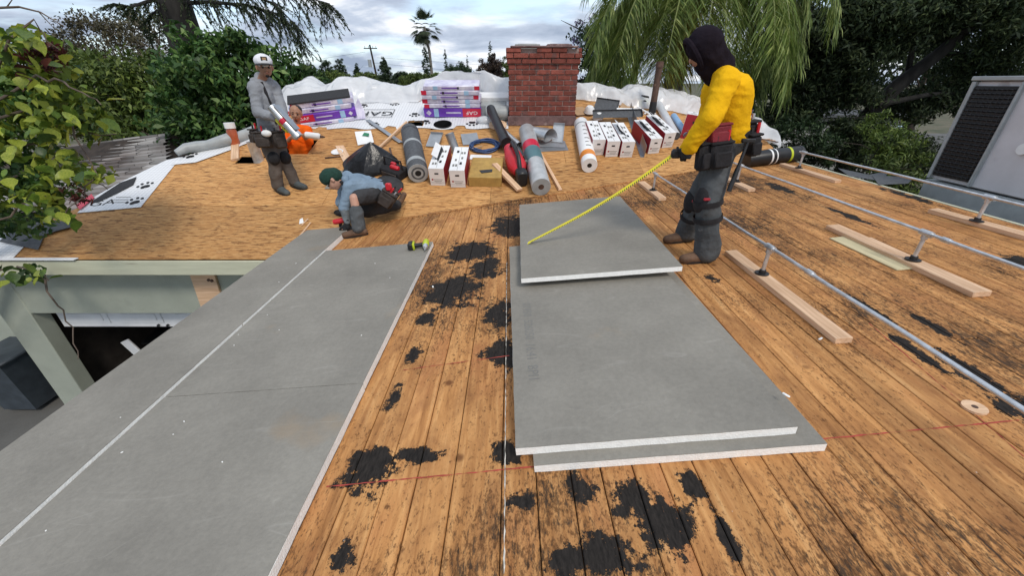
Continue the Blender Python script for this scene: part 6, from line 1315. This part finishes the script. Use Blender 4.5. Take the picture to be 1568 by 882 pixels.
# utility pole and wires
p = J(566, 68, 75); t = thing('utility_pole', 'leaning wooden utility pole with crossarm and transformer', 'utility pole', T(p.x+.8, 75, GZ)); upd()
b = MB(); b.path([(p.x+.9, 75, GZ), (p.x, 75, p.z)], [.2, .14], 8); hold(b.build('pole', 'bark'), t)
b = MB(); b.box((p.x+.05, 75, p.z-.5), (2.2, .14, .14), .02); hold(b.build('crossarm', 'bark'), t)
for dx in (-.9, -.3, .4, .9): b = MB(); b.tube((p.x+.05+dx, 75, p.z-.43), (p.x+.05+dx, 75, p.z-.15), .05, n=6); hold(b.build('insulator', 'roll_grey'), t)
b = MB(); b.tube((p.x-.35, 74.8, p.z-3.2), (p.x-.35, 74.8, p.z-2.1), .28, n=10); hold(b.build('transformer', 'roll_grey'), t)
for dx, x2, dz in ((-.9, -80, -1), (.9, 90, -2), (.4, 60, -3)):
    b = MB(); a, d = V((p.x+dx, 75, p.z-.2-abs(dz)*.8)), V((x2, 85, p.z-1.5+dz)); b.path([a.lerp(d, i/20)-V((0, 0, 1.6*math.sin(PI*i/20))) for i in range(21)], .02, 4); hold(b.build('wire', 'print_black'), t)
# jacaranda right of the chimney
tree('jacaranda_tree', 'dark tree with violet blossoms right of the chimney', (J(915, 100, 17).x, 17, GZ), .16, [E(905, 70, 17, .8, .8, 1.0), E(925, 40, 17, .8, .8, .8), E(910, 110, 17, .9, .8, .9), E(950, 95, 17, .9, .8, 1.2), E(950, 45, 17.2, .7, .8, .9), E(900, 140, 17, 1, .8, .8)], 110, 90, .35, .15, 'leaf_far', wr=.4)
jt = [o for o in COL.objects if o.name.startswith('jacaranda')][0]; f = crown(jt, [E(892, 52, 16.8, .5, .4, .5), E(925, 36, 16.8, .5, .4, .4), E(945, 130, 16.4, .4, .3, .3)], 16, 30, .2, .10, 'leaf_purple', name='blossom', wr=.6)
# queen palm
QY = 11.5; q0 = J(1062, -8, QY); t = thing('queen_palm', 'large feathery palm with long drooping fronds behind the man in yellow', 'palm', T(q0.x-.1, QY, GZ)); upd()
b = MB(); b.path([(q0.x-.25, QY+.1, GZ), (q0.x-.2, QY, -2), (q0.x-.05, QY, q0.z-.3), (q0.x, QY, q0.z+.3)], [.3, .25, .24, .2], 16); hold(b.build('trunk', 'bark_grey'), t)
r = random.Random(15); fm = {'palm': ([], [], [], [], []), 'palm_dry': ([], [], [], [], [])}
def frond(az, el, ln, dry=False, nl=125):
    C, D, U, LL, WW = fm['palm_dry' if dry else 'palm']; d = V((math.cos(az)*math.cos(el), math.sin(az)*math.cos(el), math.sin(el))); p = q0+V((0, 0, .2)); pts = [p.copy()]; n = 26
    for i in range(n):
        d = (d+V((0, 0, -.095-.05*i/n))).normalized(); p = p+d*ln/n; pts.append(p.copy())
    b = MB(); b.path(pts, [.035*(1-.85*i/n) for i in range(n+1)], 6); hold(b.build('rachis', 'lumber2' if dry else K['stalk']), t)
    for k in range(nl):
        f_ = (.12+.88*k/nl)*n; i = min(int(f_), n-1); c = pts[i].lerp(pts[i+1], f_-i); ax = (pts[i+1]-pts[i]).normalized(); sd_ = ax.cross(V((0, 0, 1))); sd_ = sd_.normalized() if sd_.length > .1 else V((1, 0, 0)); l = .78*(1-.35*abs(f_/n-.45))*r.uniform(.8, 1.15)
        for s in (-1, 1):
            dd = (sd_*s*.8+ax*.6+V((r.uniform(-.2, .2), r.uniform(-.2, .2), r.uniform(-.45, .15)))).normalized(); q = c
            for sg in range(3):
                d2 = (dd+V((0, 0, -.33*sg))).normalized(); q2 = q+d2*l*.36; C.append((q+q2)/2); D.append(d2); U.append((sd_.x*.3+r.uniform(-.4, .4), sd_.y*.3+r.uniform(-.4, .4), .8)); LL.append(l*.50); WW.append(.031*(1-.22*sg)); q = q2
K['stalk'] = mat('palm stalk', (.16, .19, .05), .5, .2)
for k in range(26): frond(2*PI*k/26*1.0+r.uniform(-.15, .15), r.uniform(.25, 1.15), r.uniform(3.0, 4.2))
for az, el, ln in ((PI*1.10, .75, 3.6), (PI*1.18, .3, 3.4), (PI*1.0, .5, 3.5), (-.15, .7, 3.9), (-.35, .95, 4.1), (.1, .4, 3.7), (-.6, .5, 3.4), (-1.2, .3, 3.0), (PI*1.3, .6, 3.2)): frond(az, el, ln)
frond(PI*1.28, .05, 2.6, True); frond(PI*1.36, -.2, 2.4, True); frond(PI*.9, -.1, 2.4, True); frond(PI*1.45, .15, 2.5, True)
for mk, (C, D, U, LL, WW) in fm.items(): hold(link('leaflets', leaf_mesh(np.array([tuple(c) for c in C]), np.array([tuple(c) for c in D]), np.array(U), np.array(LL), np.array(WW), 'leaflets', mk, .1)), t)
# large dark conifer on the right
t = thing('conifer_tree', 'huge dark spreading conifer filling the space behind the air conditioner', 'tree', T(11.4, 13, GZ)); upd()
b = MB(); r = random.Random(44); pts = [V((11.0, 13.4, GZ)), J(1330, 175, 12.6), J(1375, 130, 12.4), J(1440, 80, 12.2), J(1500, 25, 12), J(1560, -40, 12)]
b.path(pts, [.34, .22, .19, .15, .12, .09], 12)
for br in (((1335, 170), (1300, 120), (1260, 60), (1230, -10)), ((1345, 160), (1420, 145), (1500, 140), (1568, 150)), ((1330, 180), (1290, 185), (1240, 190)), ((1390, 115), (1400, 50), (1390, -20)), ((1440, 80), (1500, 85), (1570, 75)), ((1330, 175), (1310, 205), (1290, 225))):
    q = [J(px, py, 12.4+r.uniform(-.4, .4)) for px, py in br]; b.path(q, [.08*(1-.75*i/(len(q)-1)) for i in range(len(q))], 8)
hold(b.build('trunk', 'bark_dark'), t)
crown(t, [E(1215, 60, 13.0, 1.0, 1.0, 1.3), E(1270, 40, 12.6, 1.2, 1.2, 1.1), E(1330, 20, 12.2, 1.2, 1.3, .9), E(1250, 110, 12.8, 1.1, 1.1, .9), E(1310, 85, 12.4, 1.0, 1.1, .7), E(1400, 20, 12, 1.2, 1.2, .8), E(1480, -5, 11.8, 1.3, 1.2, .7), E(1560, 10, 11.6, 1.2, 1.2, .8), E(1545, 75, 11.8, 1.0, 1.2, .6), E(1240, 160, 13, .9, 1, .6), E(1300, 145, 12.6, .9, 1, .45), E(1210, 120, 13.2, .9, 1, 1.0), E(1490, 100, 12.4, 1.0, 1, .45), E(1395, 165, 12.6, .8, .9, .4), E(1450, 150, 12.2, .9, 1, .5), E(1530, 150, 12, 1, 1, .6), E(1350, 215, 11.5, .7, .8, .5), E(1330, 250, 11, .7, .7, .5), E(1200, 180, 13, .8, .9, .6), E(1440, 60, 12.6, .5, .8, .4), E(1290, 195, 12.4, .5, .7, .3), E(1390, 235, 12.5, .6, .7, .6)], 820, 100, .36, .15, 'leaf_conifer', wr=.28, droop=.5)
t = thing('shrub', 'mid green feathery shrub beyond the outer pipe', 'shrub', T(7.6, 9.2, GZ)); upd(); limbs(t, (7.6, 9.2, GZ), .08, [J(1360, 205, 9.2), J(1335, 235, 9.0), J(1390, 245, 9.2)], 'bark'); crown(t, [E(1355, 195, 9.2, .45, .5, .35), E(1375, 215, 9.2, .5, .5, .4), E(1340, 240, 9.0, .5, .5, .5), E(1385, 255, 9.2, .45, .5, .5), E(1360, 290, 9.0, .7, .6, .6)], 60, 80, .22, .12, K and 'leaf_far2', wr=.25)
for k, (px, py, Yd, lab) in enumerate(((1225, 200, 11.5, 'dark low shrub just past the end of the black roll'), (1285, 205, 12.0, 'dark low shrub under the conifer between roll and feathery shrub'), (1420, 235, 14, 'dark low shrub beside the air conditioner corner'))):
    c_ = J(px, py, Yd); tree('shrub', lab, (c_.x, Yd, GZ), .07, [E(px, py, Yd, .9, .7, .5), E(px-18, py+18, Yd, .7, .6, .7), E(px+20, py+22, Yd, .8, .6, .7), E(px, py+50, Yd, 1.0, .7, .9)], 70, 80, .26, .12, 'leaf_conifer' if k else 'leaf_far', cat='shrub', grp='shrubs below the conifer', wr=.3)
tree('far_tree', 'dark tree closing the gap behind the big conifer', (24, 24, GZ), .3, [E(1250, 90, 24, 3, 2, 2.6), E(1350, 80, 25, 3, 2, 2.6), E(1450, 40, 26, 3.5, 2, 2.5), E(1180, 110, 23, 2, 2, 2.5), E(1540, 60, 26, 3.5, 2, 3), E(1440, 120, 28, 2.0, 2, 1.6)], 230, 80, .9, .36, 'leaf_conifer', wr=.3)
# building and car far right
t = thing('far_building', 'plain grey building wall glimpsed under the conifer', 'building', T(13.5, 20, GZ)); upd()
b = MB(); b.box((13.6, 21, -3.1), (7.5, 4, 3.4), .02); hold(b.build('wall', 'concrete'), t)
b = MB(); b.box((13.6, 21, -1.33), (8.1, 4.6, .14), .02); hold(b.build('roof', 'roll_dark'), t)
for xx in (10.6, 12.4): b = MB(); b.box((xx, 18.97, -2.9), (.7, .06, 1.1), .01); hold(b.build('window', 'white_paint'), t); 
cc = V((32.6, 35.6, GZ)); t = thing('parked_car', 'pale blue car parked on the street glimpsed between the trees', 'car', T(cc) @ RZ(R(40)))
b = MB(); prof = [(-2.1, .35), (-2.15, .75), (-1.9, .95), (-1.0, 1.0), (-.45, 1.45), (.9, 1.48), (1.6, 1.02), (2.1, .92), (2.15, .4)]; n = len(prof)
b.add([(x, -.85 if z < 1.1 else -.68, z) for x, z in prof]+[(x, .85 if z < 1.1 else .68, z) for x, z in prof], [tuple(range(n)), tuple(reversed(range(n, 2*n)))]+[(i, n+i, n+(i+1) % n, (i+1) % n) for i in range(n)]); b.build('body', mat('pale blue car paint', (.30, .42, .50), .25, .05, metal=.3), t)
for s in (-1, 1):
    b = MB(); b.add([(-.85, s*.80, 1.03), (-.42, s*.705, 1.38), (.85, s*.70, 1.40), (1.35, s*.79, 1.05)], [(0, 1, 2, 3)]); b.build('side_window', 'black_plastic', t, False)
    for x in (-1.35, 1.3): b = MB(); b.tube((x, s*.72, .33), (x, s*.88, .33), .33, n=18); w_ = b.build('wheel', 'black_plastic', t); b = MB(); b.tube((x, s*.86, .33), (x, s*.89, .33), .2, n=14); b.build('rim', 'galv', w_)
b = MB(); b.add([(-1.02, -.7, 1.02), (-1.02, .7, 1.02), (-.5, .62, 1.42), (-.5, -.62, 1.42)], [(0, 1, 2, 3)]); b.build('windscreen', 'black_plastic', t, False)
for s in (-1, 1): b = MB(); b.box((-2.12, s*.6, .72), (.08, .3, .14), .03); b.build('headlight', 'card_white', t)
